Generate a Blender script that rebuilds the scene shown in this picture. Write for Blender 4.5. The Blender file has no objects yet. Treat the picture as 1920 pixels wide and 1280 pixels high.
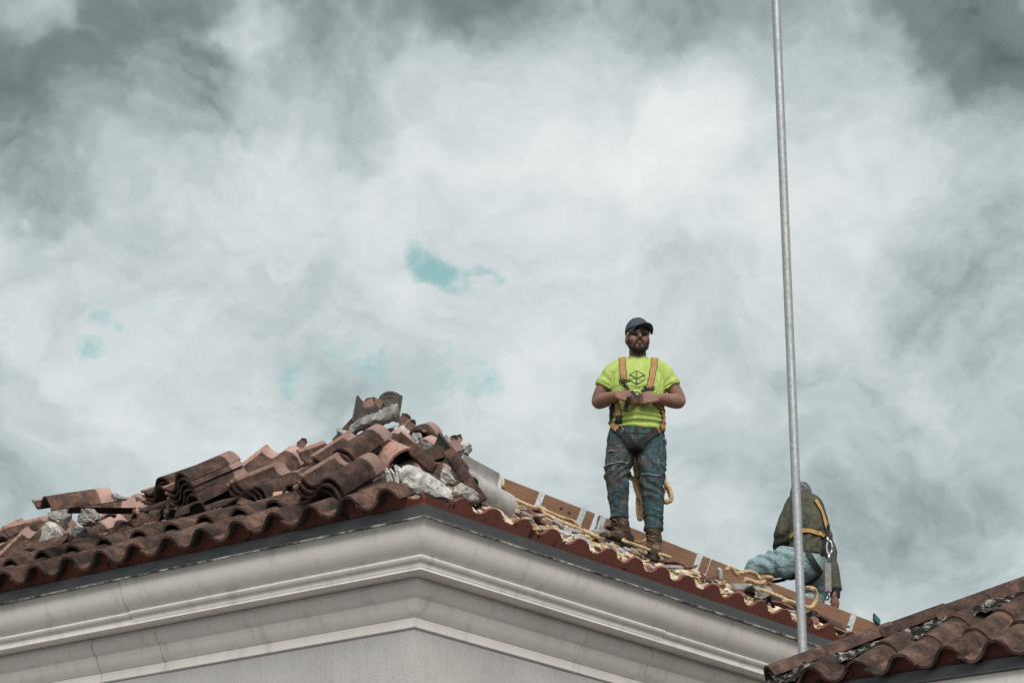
import bpy, bmesh, math, random
import numpy as np
from mathutils import Vector, Matrix, Quaternion, noise
from mathutils.bvhtree import BVHTree
random.seed(7)
scn = bpy.context.scene
col = scn.collection
V = Vector
R = math.radians
# ------------------------------------------------------------------ camera
PITCH = R(18.87); FPX = 5150.0
CAM = V((0, 0, 1.6))
cd = bpy.data.cameras.new('camera'); cam = bpy.data.objects.new('camera', cd); col.objects.link(cam)
cam.location = CAM; cam.rotation_euler = (R(90) + PITCH, 0, 0)
cd.sensor_width = 36; cd.lens = FPX / 1920 * 36; cd.clip_end = 5000
scn.camera = cam
FW = V((0, math.cos(PITCH), math.sin(PITCH))); UP = V((0, -math.sin(PITCH), math.cos(PITCH))); RT = V((1, 0, 0))
def ray(x, y): return FW + RT * ((x - 960) / FPX) + UP * ((640 - y) / FPX)
def atY(x, y, Y):
    d = ray(x, y); return CAM + d * (Y / d.y)
def depth(P): return (P - CAM).dot(FW)
# ------------------------------------------------------------------ world, sky
SUN_EL, SUN_AZ = 42, 172     # azimuth measured clockwise from +Y (the view direction)
w = bpy.data.worlds.new('World'); scn.world = w; w.use_nodes = True
nt = w.node_tree; N = nt.nodes; Lk = nt.links; N.clear()
def wn(t, **k):
    n = N.new(t)
    for a, b in k.items(): setattr(n, a, b)
    return n
def wm(op, a, b=None, c=None, clamp=False):
    n = wn('ShaderNodeMath', operation=op); n.use_clamp = clamp
    for i, v in enumerate((a, b, c)):
        if v is None: continue
        if isinstance(v, (int, float)): n.inputs[i].default_value = v
        else: Lk.new(v, n.inputs[i])
    return n.outputs[0]
tc = wn('ShaderNodeTexCoord'); dirv = tc.outputs['Generated']
def wnoise(vec, scale, detail, rough, dist=0.0, stretch=(1, 1, 1), off=(0, 0, 0)):
    mp = wn('ShaderNodeMapping'); mp.inputs['Scale'].default_value = stretch; mp.inputs['Location'].default_value = off
    Lk.new(vec, mp.inputs['Vector'])
    n = wn('ShaderNodeTexNoise'); n.inputs['Scale'].default_value = scale; n.inputs['Detail'].default_value = detail
    n.inputs['Roughness'].default_value = rough; n.inputs['Distortion'].default_value = dist
    Lk.new(mp.outputs[0], n.inputs['Vector']); return n
wp = wnoise(dirv, 14, 5, .55)
sub = wn('ShaderNodeVectorMath', operation='SUBTRACT'); Lk.new(wp.outputs['Color'], sub.inputs[0]); sub.inputs[1].default_value = (.5, .5, .5)
scl = wn('ShaderNodeVectorMath', operation='SCALE'); Lk.new(sub.outputs[0], scl.inputs[0]); scl.inputs['Scale'].default_value = .085
add = wn('ShaderNodeVectorMath', operation='ADD'); Lk.new(dirv, add.inputs[0]); Lk.new(scl.outputs[0], add.inputs[1])
wdir = add.outputs[0]
def blob(px, py, r, amp):
    d = ray(px, py).normalized()
    n = wn('ShaderNodeVectorMath', operation='DISTANCE'); Lk.new(wdir, n.inputs[0]); n.inputs[1].default_value = d
    m = wn('ShaderNodeMapRange', interpolation_type='SMOOTHSTEP')
    m.inputs['From Min'].default_value = r / FPX; m.inputs['From Max'].default_value = r / FPX * .1
    m.inputs['To Min'].default_value = 0; m.inputs['To Max'].default_value = amp
    Lk.new(n.outputs['Value'], m.inputs['Value']); return m.outputs[0]
def total(lst):
    o = lst[0]
    for q in lst[1:]: o = wm('ADD', o, q)
    return o
BL = [(150, 60, 420, -0.247), (330, 120, 260, -0.181), (700, 10, 420, -0.297), (1050, -20, 420, -0.330), (1330, 10, 260, -0.214), (1700, 20, 380, -0.309), (1880, 60, 300, -0.173),
      (470, 60, 130, 0.357), (60, 250, 300, -0.134), (110, 60, 130, 0.231), (1050, 230, 430, 0.315), (820, 160, 240, 0.126), (340, 290, 260, 0.168), (560, 330, 260, 0.147), (700, 420, 200, 0.105), (1560, 330, 420, 0.168),
      (40, 640, 200, 0.053), (250, 760, 260, 0.147), (20, 850, 250, -0.119), (120, 480, 150, -0.089), (20, 450, 90, 0.210), (1840, 400, 300, -0.089), (1500, 220, 220, -0.060), (1270, 330, 240, 0.126),
      (760, 590, 120, 0.126), (1100, 640, 260, 0.084), (1690, 900, 300, -0.074), (1850, 1000, 360, -0.112), (1400, 560, 300, 0.053), (500, 560, 200, -0.037), (1880, 640, 300, -0.044), (430, 830, 160, 0.105), (930, 740, 220, 0.126), (1800, 800, 140, 0.105)]
low = total([blob(*b) for b in BL])
fb = wnoise(wdir, 17, 10, .60, .25, (1, 1, 1.5))
fb2 = wnoise(wdir, 55, 6, .5, .1, (1, 1, 1.3), (3, 1, 2))
val = wm('ADD', wm('ADD', low, .535), wm('ADD', wm('MULTIPLY', wm('SUBTRACT', fb.outputs['Fac'], .5), .62), wm('MULTIPLY', wm('SUBTRACT', fb2.outputs['Fac'], .5), .30)))
cr = wn('ShaderNodeValToRGB'); Lk.new(val, cr.inputs['Fac'])
el = cr.color_ramp.elements
el[0].position = 0; el[0].color = (.115, .145, .152, 1); el[1].position = 1; el[1].color = (.86, .89, .89, 1)
for p_, c_ in ((.22, (.205, .25, .258)), (.45, (.45, .525, .535)), (.66, (.65, .70, .71))):
    e = el.new(p_); e.color = (*c_, 1)
sky = wn('ShaderNodeTexSky', sky_type='NISHITA'); sky.sun_disc = False
sky.sun_elevation = R(SUN_EL); sky.sun_rotation = R(SUN_AZ)
skm = wn('ShaderNodeMix', data_type='RGBA', blend_type='MULTIPLY'); skm.inputs[0].default_value = 1
Lk.new(sky.outputs[0], skm.inputs[6]); skm.inputs[7].default_value = (.115, .165, .105, 1)
HL = [(835, 500, 95, 1.0), (860, 540, 70, .6), (790, 768, 115, .95), (868, 772, 70, .8), (490, 742, 70, .8), (225, 600, 110, .8), (130, 578, 60, .9), (65, 480, 60, .7), (1040, 815, 60, .5), (560, 690, 80, .3), (640, 745, 120, .45)]
fb3 = wnoise(wdir, 95, 5, .6, .3, (1, 1, 1.2), (7, 3, 1))
hv = wm('ADD', total([blob(*b) for b in HL]), wm('ADD', wm('MULTIPLY', wm('SUBTRACT', fb2.outputs['Fac'], .5), 2.2), wm('MULTIPLY', wm('SUBTRACT', fb3.outputs['Fac'], .5), 1.1)))
hr = wn('ShaderNodeMapRange', interpolation_type='SMOOTHSTEP'); Lk.new(hv, hr.inputs[0]); hr.inputs[1].default_value = .36; hr.inputs[2].default_value = 1.35
hole = wm('MULTIPLY', wm('MULTIPLY', hr.outputs[0], .80), wm('MULTIPLY', total([blob(x, y, r * 1.5, 3) for x, y, r, q in HL]), 1, clamp=True))
mx = wn('ShaderNodeMix', data_type='RGBA'); Lk.new(hole, mx.inputs[0]); Lk.new(cr.outputs[0], mx.inputs[6]); Lk.new(skm.outputs[2], mx.inputs[7])
bg = wn('ShaderNodeBackground'); Lk.new(mx.outputs[2], bg.inputs[0]); bg.inputs[1].default_value = .72
wo = wn('ShaderNodeOutputWorld'); Lk.new(bg.outputs[0], wo.inputs[0])
# ------------------------------------------------------------------ sun, exposure
sd = bpy.data.lights.new('sun', 'SUN'); sd.energy = 2.8; sd.angle = R(40); sd.color = (1, .93, .86)
so = bpy.data.objects.new('sun', sd); col.objects.link(so)
sv = V((math.sin(R(SUN_AZ)) * math.cos(R(SUN_EL)), math.cos(R(SUN_AZ)) * math.cos(R(SUN_EL)), math.sin(R(SUN_EL))))
so.rotation_euler = sv.to_track_quat('Z', 'Y').to_euler()
vs = scn.view_settings; vs.view_transform = 'Standard'; vs.look = 'None'; vs.exposure = .5; vs.gamma = 1
# ------------------------------------------------------------------ helpers
def tag(o, label=None, cat=None, group=None, kind=None):
    if label: o['label'] = label
    if cat: o['category'] = cat
    if group: o['group'] = group
    if kind: o['kind'] = kind
    return o
def empty(name, loc):
    o = bpy.data.objects.new(name, None); col.objects.link(o); o.location = loc; o.empty_display_size = .1
    return o
def link(name, me, mat=None, parent=None, world=True):
    o = bpy.data.objects.new(name, me); col.objects.link(o)
    if mat is not None and len(me.materials) == 0: me.materials.append(mat)
    if parent is not None: adopt(o, parent, world)
    return o
def adopt(o, parent, world=True):
    # parts are written in world coordinates: the inverse keeps world(o) == o.matrix_basis down the whole chain
    o.parent = parent
    if world: o.matrix_parent_inverse = parent.matrix_basis.inverted()
def mkmesh(name, vs_, fs_, mat=None, sharp=40, smooth=True):
    me = bpy.data.meshes.new(name); me.from_pydata([tuple(v) for v in vs_], [], fs_); me.update()
    if smooth:
        me.polygons.foreach_set('use_smooth', [True] * len(me.polygons))
        me.set_sharp_from_angle(angle=R(sharp))
    if mat is not None: me.materials.append(mat)
    return me
def recalc(me):
    bm = bmesh.new(); bm.from_mesh(me); bmesh.ops.recalc_face_normals(bm, faces=bm.faces); bm.to_mesh(me); bm.free(); me.update()
def boxmesh(name, o, ax, ay, az, mat=None, bev=0.0):
    """box spanned by three edge vectors from corner o"""
    vs_ = [o + ax * i + ay * j + az * k for k in (0, 1) for j in (0, 1) for i in (0, 1)]
    fs_ = [(0, 2, 3, 1), (4, 5, 7, 6), (0, 1, 5, 4), (2, 6, 7, 3), (0, 4, 6, 2), (1, 3, 7, 5)]
    me = mkmesh(name, vs_, fs_, None, smooth=False)
    bm = bmesh.new(); bm.from_mesh(me); bmesh.ops.recalc_face_normals(bm, faces=bm.faces)
    if bev: bmesh.ops.bevel(bm, geom=list(bm.edges), offset=bev, segments=2, affect='EDGES', profile=.6)
    bm.to_mesh(me); bm.free()
    if mat is not None: me.materials.append(mat)
    return me
def fr(P, x, y, z):
    m = Matrix((x, y, z)).transposed().to_4x4(); m.translation = P; return m
def catmull(pts, n):
    out = []
    P = [pts[0] * 2 - pts[1]] + list(pts) + [pts[-1] * 2 - pts[-2]]
    for i in range(1, len(P) - 2):
        for k in range(n):
            t = k / n; a, b, c, d = P[i - 1], P[i], P[i + 1], P[i + 2]
            out.append(.5 * ((2 * b) + (c - a) * t + (2 * a - 5 * b + 4 * c - d) * t * t + (3 * b - a - 3 * c + d) * t ** 3))
    out.append(pts[-1].copy()); return out
# ------------------------------------------------------------------ materials
class Mat:
    def __init__(s, name, rough=.8, spec=.3, metal=0.0):
        s.m = bpy.data.materials.new(name); s.m.use_nodes = True; s.t = s.m.node_tree
        s.b = s.t.nodes['Principled BSDF']
        s.b.inputs['Roughness'].default_value = rough; s.b.inputs['Specular IOR Level'].default_value = spec; s.b.inputs['Metallic'].default_value = metal
        s.c = s.t.nodes.new('ShaderNodeTexCoord').outputs['Object']
    def n(s, t, **k):
        q = s.t.nodes.new(t)
        for a, b in k.items(): setattr(q, a, b)
        return q
    def l(s, a, b): s.t.links.new(a, b)
    def noise(s, scale, detail=5, rough=.6, stretch=(1, 1, 1), dist=0, vec=None, off=(0, 0, 0)):
        mp = s.n('ShaderNodeMapping'); mp.inputs['Scale'].default_value = stretch; mp.inputs['Location'].default_value = off
        s.l(vec or s.c, mp.inputs[0])
        q = s.n('ShaderNodeTexNoise'); q.inputs['Scale'].default_value = scale; q.inputs['Detail'].default_value = detail
        q.inputs['Roughness'].default_value = rough; q.inputs['Distortion'].default_value = dist
        s.l(mp.outputs[0], q.inputs['Vector']); return q.outputs['Fac']
    def ramp(s, fac, stops, interp='LINEAR'):
        q = s.n('ShaderNodeValToRGB'); s.l(fac, q.inputs[0]); e = q.color_ramp.elements; q.color_ramp.interpolation = interp
        for i, (p, c) in enumerate(stops):
            x = e[i] if i < 2 else e.new(p)
            x.position = p; x.color = (*c, 1) if len(c) == 3 else c
        return q.outputs[0]
    def step(s, fac, a, b, lo=0.0, hi=1.0):
        q = s.n('ShaderNodeMapRange', interpolation_type='SMOOTHSTEP'); s.l(fac, q.inputs[0])
        q.inputs[1].default_value = a; q.inputs[2].default_value = b; q.inputs[3].default_value = lo; q.inputs[4].default_value = hi
        return q.outputs[0]
    def math(s, op, a, b=None, clamp=False):
        q = s.n('ShaderNodeMath', operation=op); q.use_clamp = clamp
        for i, v in enumerate((a, b)):
            if v is None: continue
            if isinstance(v, (int, float)): q.inputs[i].default_value = v
            else: s.l(v, q.inputs[i])
        return q.outputs[0]
    def mix(s, f, a, b, mode='MIX'):
        q = s.n('ShaderNodeMix', data_type='RGBA', blend_type=mode)
        for i, v in ((0, f), (6, a), (7, b)):
            if isinstance(v, (int, float)): q.inputs[i].default_value = v
            elif isinstance(v, tuple): q.inputs[i].default_value = (*v, 1)
            else: s.l(v, q.inputs[i])
        return q.outputs[2]
    def xyz(s, vec=None):
        q = s.n('ShaderNodeSeparateXYZ'); s.l(vec or s.c, q.inputs[0]); return q.outputs
    def rnd(s): return s.n('ShaderNodeObjectInfo').outputs['Random']
    def color(s, c):
        if isinstance(c, tuple): s.b.inputs['Base Color'].default_value = (*c, 1)
        else: s.l(c, s.b.inputs['Base Color'])
        return s
    def rough(s, f): s.l(f, s.b.inputs['Roughness']); return s
    def bump(s, h, strength=.5, dist=.005):
        q = s.n('ShaderNodeBump'); q.inputs['Strength'].default_value = strength; q.inputs['Distance'].default_value = dist
        s.l(h, q.inputs['Height']); s.l(q.outputs[0], s.b.inputs['Normal']); return s
def tile_mat(name, fresh=True, grey=False, under=True):
    m = Mat(name, .85, .2); r = m.rnd(); x = m.xyz()
    sep = m.n('ShaderNodeVectorMath', operation='ADD'); cmb = m.n('ShaderNodeCombineXYZ'); m.l(m.math('MULTIPLY', r, 37.0), cmb.inputs[0]); m.l(m.math('MULTIPLY', r, 91.0), cmb.inputs[1])
    m.l(m.c, sep.inputs[0]); m.l(cmb.outputs[0], sep.inputs[1]); v = sep.outputs[0]
    big = m.noise(9, 6, .65, vec=v); fine = m.noise(120, 4, .7, vec=v); mid = m.noise(42, 7, .72, vec=v, dist=.35)
    if grey:
        c = m.ramp(big, [(.3, (.20, .195, .19)), (.7, (.40, .39, .38))]); c = m.mix(m.step(mid, .62, .72), c, (.10, .09, .085))
    else:
        c = m.ramp(big, [(.32, (.020, .014, .012)), (.46, (.048, .030, .025)), (.58, (.092, .053, .041)), (.74, (.155, .090, .068))])
        c = m.mix(m.step(mid, .53, .64, 0, .85), c, (.018, .014, .013))            # dark lichen
        c = m.mix(m.step(mid, .40, .30, 0, .75), c, (.19, .105, .070))              # bare rusty clay
        spk = m.noise(190, 3, .6, vec=v); c = m.mix(m.step(spk, .69, .75, 0, .6), c, (.36, .31, .27))
        if fresh:                                                                  # the head of a tile, long covered by its neighbour, kept its pink clay
            e = m.math('ADD', x[1], m.math('MULTIPLY', m.math('SUBTRACT', mid, .5), .045))
            c2 = m.ramp(big, [(.3, (.21, .130, .110)), (.7, (.33, .225, .20))])
            c = m.mix(m.step(e, .318, .338), c, c2)
            fl = m.math('ADD', x[0], m.math('MULTIPLY', m.math('SUBTRACT', fine, .5), .01))
            c = m.mix(m.step(fl, .030, .024), c, m.mix(m.step(mid, .5, .62), (.30, .185, .15), (.17, .095, .075)))
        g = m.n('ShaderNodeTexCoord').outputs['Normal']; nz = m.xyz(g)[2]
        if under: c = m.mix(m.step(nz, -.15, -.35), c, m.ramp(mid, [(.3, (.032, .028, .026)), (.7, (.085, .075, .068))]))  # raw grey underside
    hs = m.n('ShaderNodeHueSaturation'); m.l(m.math('MULTIPLY_ADD', r, .55) if False else m.step(r, 0, 1, .72, 1.3), hs.inputs['Value']); m.l(c, hs.inputs['Color'])
    m.color(hs.outputs[0]); m.bump(m.math('ADD', fine, m.math('MULTIPLY', mid, 1.5)), .55, .004); return m.m
M = {}
M['tile'] = tile_mat('weathered_tile'); M['tile_laid'] = tile_mat('laid_tile', fresh=False); M['tile_bare'] = tile_mat('bare_clay_tile', fresh=False, under=False); M['tile_grey'] = tile_mat('cement_coated_tile', grey=True)
def paint(name, c0, c1, streak):
    m = Mat(name, .8, .2); a = m.noise(3.0, 6, .6); f = m.noise(60, 4, .6); sp = m.noise(23, 3, .6)
    c = m.ramp(a, [(.3, c0), (.7, c1)])
    st = m.noise(9, 6, .7, (1, 1, .06)); c = m.mix(m.step(st, .50, .72, 0, streak * 1.9), c, (.30, .27, .245))
    c = m.mix(m.step(sp, .735, .765, 0, .75), c, (.16, .13, .11))
    c = m.mix(m.step(f, .60, .78, 0, .4), c, (.38, .345, .31))
    m.color(c); m.bump(m.math('ADD', f, m.noise(9, 3, .5)), .12, .004); return m.m
M['paint'] = paint('cream_paint', (.76, .715, .68), (.83, .785, .75), .16)
m = Mat('stucco', .8, .2); a = m.noise(2.2, 6, .6); f = m.noise(70, 5, .65); ck = m.noise(16, 8, .72, (1, 1, .16), .6); lc = m.noise(30, 6, .7, (1, 1, .4))
c = m.ramp(a, [(.3, (.42, .41, .40)), (.7, (.49, .48, .47))]); c = m.mix(m.step(m.math('ABSOLUTE', m.math('SUBTRACT', ck, .5)), .012, .0, 0, .55), c, (.24, .23, .225)); c = m.mix(m.step(lc, .60, .75, 0, .35), c, (.36, .35, .34))
m.color(c); m.bump(f, .5, .006); M['stucco'] = m.m
m = Mat('fascia_metal', .34, .5); f = m.noise(6, 5, .6); sc = m.noise(30, 6, .7, (1, 1, 1), .5)
c = m.ramp(f, [(.3, (.026, .026, .028)), (.7, (.046, .046, .049))]); c = m.mix(m.step(sc, .70, .78, 0, .7), c, (.42, .42, .42)); m.color(c); m.rough(m.step(f, .3, .7, .26, .5)); m.bump(m.noise(5, 3, .5), .15, .01); M['fascia'] = m.m
m = Mat('closure_red', .75, .25); f = m.noise(11, 6, .65, dist=.4); f2 = m.noise(40, 5, .65)
c = m.ramp(f2, [(.3, (.125, .040, .030)), (.7, (.185, .065, .048))]); c = m.mix(m.step(f, .57, .64, 0, .92), c, (.018, .013, .012)); m.color(c); m.bump(f2, .25, .004); M['closure'] = m.m
m = Mat('underlayment', .9, .15); f = m.noise(14, 6, .65, dist=.6); f2 = m.noise(46, 6, .7)
c = m.ramp(f, [(.32, (.085, .075, .075)), (.44, (.19, .165, .15)), (.55, (.30, .25, .20)), (.68, (.46, .41, .35))]); c = m.mix(m.step(f2, .56, .68, 0, .7), c, (.10, .085, .085)); m.color(c); m.bump(f2, .8, .02); M['under'] = m.m
m = Mat('foam', .9, .15); f = m.noise(16, 6, .65, dist=.4); f2 = m.noise(75, 5, .7); r = m.rnd()
c = m.ramp(m.math('ADD', f, m.math('MULTIPLY', m.math('SUBTRACT', r, .5), .22)), [(.30, (.20, .105, .045)), (.42, (.40, .28, .17)), (.52, (.60, .49, .34)), (.66, (.72, .65, .50))]); c = m.mix(m.step(f2, .6, .72, 0, .55), c, (.22, .13, .07)); m.color(c); m.bump(m.math('ADD', f2, f), .9, .012); M['foam'] = m.m
m = Mat('mortar', .92, .15); f = m.noise(13, 7, .68, dist=.3); f2 = m.noise(60, 6, .7); r = m.rnd()
c = m.ramp(f, [(.32, (.13, .125, .118)), (.48, (.38, .37, .35)), (.64, (.64, .625, .595))]); c = m.mix(m.step(f2, .58, .68, 0, .8), c, (.06, .055, .05)); c = m.mix(m.step(m.noise(7, 4, .6), .62, .70, 0, .7), c, (.17, .10, .08))
hs = m.n('ShaderNodeHueSaturation'); m.l(m.step(r, 0, 1, .62, 1.12), hs.inputs['Value']); m.l(c, hs.inputs['Color']); m.color(hs.outputs[0]); m.bump(m.math('ADD', f, f2), .9, .012); M['mortar'] = m.m
m = Mat('black_mortar', .92, .15); f = m.noise(24, 7, .7, dist=.3); f2 = m.noise(70, 6, .7)
c = m.ramp(f, [(.48, (.014, .013, .012)), (.55, (.08, .075, .07)), (.64, (.38, .36, .33))]); c = m.mix(m.step(f2, .55, .66, 0, .9), c, (.014, .013, .012)); m.color(c); m.bump(m.math('ADD', f, f2), .9, .014); M['bmortar'] = m.m
m = Mat('shard_grey', .88, .2); f = m.noise(30, 5, .65); r = m.rnd()
c = m.mix(m.step(r, .62, .66), m.ramp(f, [(.3, (.22, .215, .22)), (.7, (.42, .41, .42))]), m.ramp(f, [(.3, (.10, .05, .04)), (.7, (.22, .12, .10))])); m.color(c); m.bump(f, .5, .006); M['shard'] = m.m
m = Mat('lumber', .75, .25); g = m.noise(5, 6, .6, (1.2, 26, 60), .5); g2 = m.noise(26, 4, .6, (.6, 10, 26)); r = m.rnd()
c = m.ramp(g, [(.3, (.085, .043, .026)), (.5, (.165, .090, .055)), (.7, (.235, .138, .088))]); c = m.mix(m.step(g2, .6, .72, 0, .6), c, (.05, .028, .02)); m.color(c); m.bump(g, .35, .004); M['lumber'] = m.m
m = Mat('galvanised', .55, .4, .45); f = m.noise(45, 5, .7); f2 = m.noise(7, 5, .6)
c = m.ramp(f, [(.35, (.25, .275, .29)), (.65, (.38, .405, .42))]); c = m.mix(m.step(f2, .6, .75, 0, .5), c, (.30, .31, .32)); m.color(c); m.rough(m.step(f2, .3, .7, .45, .65)); M['galv'] = m.m
m = Mat('strap_zinc', .5, .5, .6); f = m.noise(70, 5, .7); m.color(m.ramp(f, [(.35, (.20, .225, .23)), (.65, (.40, .43, .44))])); M['zinc'] = m.m
m = Mat('rope_fibre', .9, .1); f = m.noise(60, 5, .65); f2 = m.noise(6, 4, .6); c = m.ramp(f, [(.3, (.34, .235, .12)), (.7, (.60, .47, .29))]); c = m.mix(m.step(f2, .5, .7, 0, .6), c, (.24, .15, .075)); m.color(c); m.bump(f, .5, .003); M['rope'] = m.m
def plain(name, c, rough=.7, spec=.3, metal=0.0, var=.25, sc=40):
    m = Mat(name, rough, spec, metal); f = m.noise(sc, 5, .65)
    m.color(m.ramp(f, [(.3, tuple(q * (1 - var) for q in c)), (.7, tuple(min(1, q * (1 + var)) for q in c))])); m.bump(f, .2, .002); M[name] = m.m; return m.m
plain('black_web', (.014, .014, .015), .65, .3); plain('black_plastic', (.02, .02, .021), .4, .5); plain('steel', (.5, .5, .52), .3, .5, .9); plain('sole_rubber', (.05, .045, .04), .9); plain('asphalt', (.055, .055, .056), .9, sc=8)
plain('bracket_green', (.02, .085, .085), .5)
# ------------------------------------------------------------------ main geometry frame
AZ = R(37.5)
uR = V((math.sin(AZ), math.cos(AZ), 0)); uL = V((-math.cos(AZ), math.sin(AZ), 0)); ZZ = V((0, 0, 1))
PIT = .515; SIDE = 7.0
C0 = atY(795, 966, 14.6)                       # top of the cornice at the corner
E0 = C0 + ZZ * .06                             # edge of the roof deck at the corner
nL = (ZZ - uR * PIT).normalized(); nR = (ZZ - uL * PIT).normalized()
yL = (uR + ZZ * PIT).normalized(); yR = (uL + ZZ * PIT).normalized()   # up the slope
SL = math.sqrt(1 + PIT * PIT)
def LP(s, t, h=0.0): return E0 + uL * s + uR * t + ZZ * (PIT * t) + nL * h
def RP(s, t, h=0.0): return E0 + uR * s + uL * t + ZZ * (PIT * t) + nR * h
def onplane(px, py, P, n):
    d = ray(px, py); return CAM + d * ((P - CAM).dot(n) / d.dot(n))
def onL(px, py, h): return onplane(px, py, E0 + nL * h, nL)
def onR(px, py, h): return onplane(px, py, E0 + nR * h, nR)
def sR(px, py):                                # distance along the right eave seen at a pixel
    return (onplane(px, py, C0, uL) - C0).dot(uR)
def sLf(px, py): return (onplane(px, py, C0, uR) - C0).dot(uL)
# ------------------------------------------------------------------ ground
g = mkmesh('ground', [(-3000, -3000, 0), (3000, -3000, 0), (3000, 3000, 0), (-3000, 3000, 0)], [(0, 1, 2, 3)], None, smooth=False)
m = Mat('pale_paving', .9, .2); f = m.noise(.4, 8, .6); f2 = m.noise(6, 5, .6); m.color(m.mix(.4, m.ramp(f, [(.3, (.10, .095, .09)), (.7, (.15, .142, .134))]), m.ramp(f2, [(.3, (.10, .097, .093)), (.7, (.15, .144, .136))])))
tag(link('ground', g, m.m), kind='structure')
# ------------------------------------------------------------------ tiles
PROF = [(0, .031), (.006, .036), (.012, .030), (.018, .036), (.026, .029), (.046, .013), (.066, .003), (.086, 0), (.106, .003), (.126, .014), (.144, .030),
        (.154, .047), (.170, .068), (.192, .084), (.218, .091), (.246, .088), (.270, .077), (.292, .058), (.308, .036), (.318, .016)]
TP = .28
def tile_z(x):
    x = x % TP
    xs = [p[0] for p in PROF]; zs = [p[1] for p in PROF]
    z = float(np.interp(x, xs, zs))
    if x + TP <= .318: z = max(z, float(np.interp(x + TP, xs, zs)))
    return z
def tile_mesh(name, seed, L=.42, th=.015, ny=4, jag_hi=0.0, jag_lo=0.0, ribs=False, x0=0, x1=None, simple=False):
    rnd = random.Random(seed)
    pr = PROF[x0:x1]
    if simple: pr = [PROF[i] for i in (0, 4, 6, 8, 10, 11, 12, 14, 16, 18, 19)]
    vs_, fs_ = [], []; n = len(pr)
    warp = [rnd.uniform(-.0025, .0025) for _ in range(4)]
    hi = [L - abs(jag_hi) * (.5 + .5 * noise.noise(V((p[0] * 16, seed * 3.1, 0)))) + jag_hi * .12 * noise.noise(V((p[0] * 70, seed, 5))) + rnd.uniform(-.002, .002) for p in pr]
    lo = [abs(jag_lo) * (.5 + .5 * noise.noise(V((p[0] * 14, seed * 5.7, 9)))) + rnd.uniform(-.0025, .0025) for p in pr]
    nrm = []
    for i in range(n):
        a = pr[max(0, i - 1)]; b = pr[min(n - 1, i + 1)]; d = V((b[0] - a[0], 0, b[1] - a[1])).normalized(); nrm.append(V((-d.z, 0, d.x)))
    for side in (0, 1):
        for j in range(ny):
            f = j / (ny - 1)
            for i, (x, z) in enumerate(pr):
                y = lo[i] + (hi[i] - lo[i]) * f
                zz = z + warp[0] * math.sin(f * 3 + warp[1] * 900) + noise.noise(V((x * 20, y * 12, seed))) * .0016
                p = V((x, y, zz))
                if side:
                    t_ = th
                    if 4 < i < n - 1 and j in (1, 2) and False: t_ = th
                    p = p - nrm[i] * t_
                vs_.append(p)
    k = n * ny
    for j in range(ny - 1):
        for i in range(n - 1):
            a = j * n + i; fs_.append((a, a + 1, a + n + 1, a + n)); a += k; fs_.append((a, a + n, a + n + 1, a + 1))
    for i in range(n - 1):
        fs_.append((i, k + i, k + i + 1, i + 1)); a = (ny - 1) * n + i; fs_.append((a, a + 1, k + a + 1, k + a))
    for j in range(ny - 1):
        a = j * n; fs_.append((a, a + n, k + a + n, k + a)); a = j * n + n - 1; fs_.append((a, k + a, k + a + n, a + n))
    if ribs:                                   # nibs and cross ribs cast on the underside near the head
        for (xa, xb, yy) in ((.03, .135, L - .05), (.03, .135, L - .11), (.165, .30, L - .04), (.165, .30, L - .12), (.165, .30, L - .16)):
            seg = [p for p in PROF if xa <= p[0] <= xb]; b0 = len(vs_)
            for (x, z) in seg:
                for (dy, dz) in ((-.012, -th + .002), (-.006, -th - .010), (.006, -th - .010), (.012, -th + .002)): vs_.append(V((x, yy + dy, z + dz)))
            for i in range(len(seg) - 1):
                for q in range(3): a = b0 + i * 4 + q; fs_.append((a, a + 4, a + 5, a + 1))
            fs_.append((b0, b0 + 1, b0 + 2, b0 + 3)); e_ = b0 + (len(seg) - 1) * 4; fs_.append((e_ + 3, e_ + 2, e_ + 1, e_))
    return mkmesh(name, vs_, fs_, None, 38)
TILES = [tile_mesh('roof_tile', i) for i in range(5)]
TRIB = tile_mesh('roof_tile_ribbed', 11, ribs=True)
THALF = [tile_mesh('half_tile', 21, jag_hi=.26), tile_mesh('half_tile', 22, jag_hi=.32, jag_lo=.05), tile_mesh('half_tile', 23, L=.30, jag_hi=.12, jag_lo=.1)]
for t_ in TILES + [TRIB] + THALF: t_.materials.append(M['tile'])
LAID = []
for i in range(4): q = tile_mesh('laid_tile', 40 + i, th=.016); q.materials.append(M['tile_laid']); LAID.append(q)
GREY = tile_mesh('coated_tile', 60, ribs=False); GREY.materials.append(M['tile_grey'])
def cap_mesh(name, seed, L=.43, r0=.108, r1=.090, th=.014, n=16, jag=0.0, span=2.75):
    vs_, fs_ = [], []; ny = 4
    for side in (0, 1):
        for j in range(ny):
            f = j / (ny - 1); r = r0 + (r1 - r0) * f - side * th
            for i in range(n):
                a = math.pi / 2 + span * (i / (n - 1) - .5)
                y = L * f + (jag * noise.noise(V((i * .5, seed, 0))) if j == ny - 1 else .004 * noise.noise(V((i * .8, seed, 3))))
                vs_.append(V((r * math.cos(a), y, r * math.sin(a) + .0015 * noise.noise(V((i, j, seed))))))
    k = n * ny
    for j in range(ny - 1):
        for i in range(n - 1):
            a = j * n + i; fs_.append((a, a + n, a + n + 1, a + 1)); a += k; fs_.append((a, a + 1, a + n + 1, a + n))
    for i in range(n - 1):
        fs_.append((i, i + 1, k + i + 1, k + i)); a = (ny - 1) * n + i; fs_.append((a, k + a, k + a + 1, a + 1))
    for j in range(ny - 1):
        a = j * n; fs_.append((a, k + a, k + a + n, a + n)); a += n - 1; fs_.append((a, a + n, k + a + n, k + a))
    me = mkmesh(name, vs_, fs_, M['tile_laid'], 38); recalc(me); return me
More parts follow.
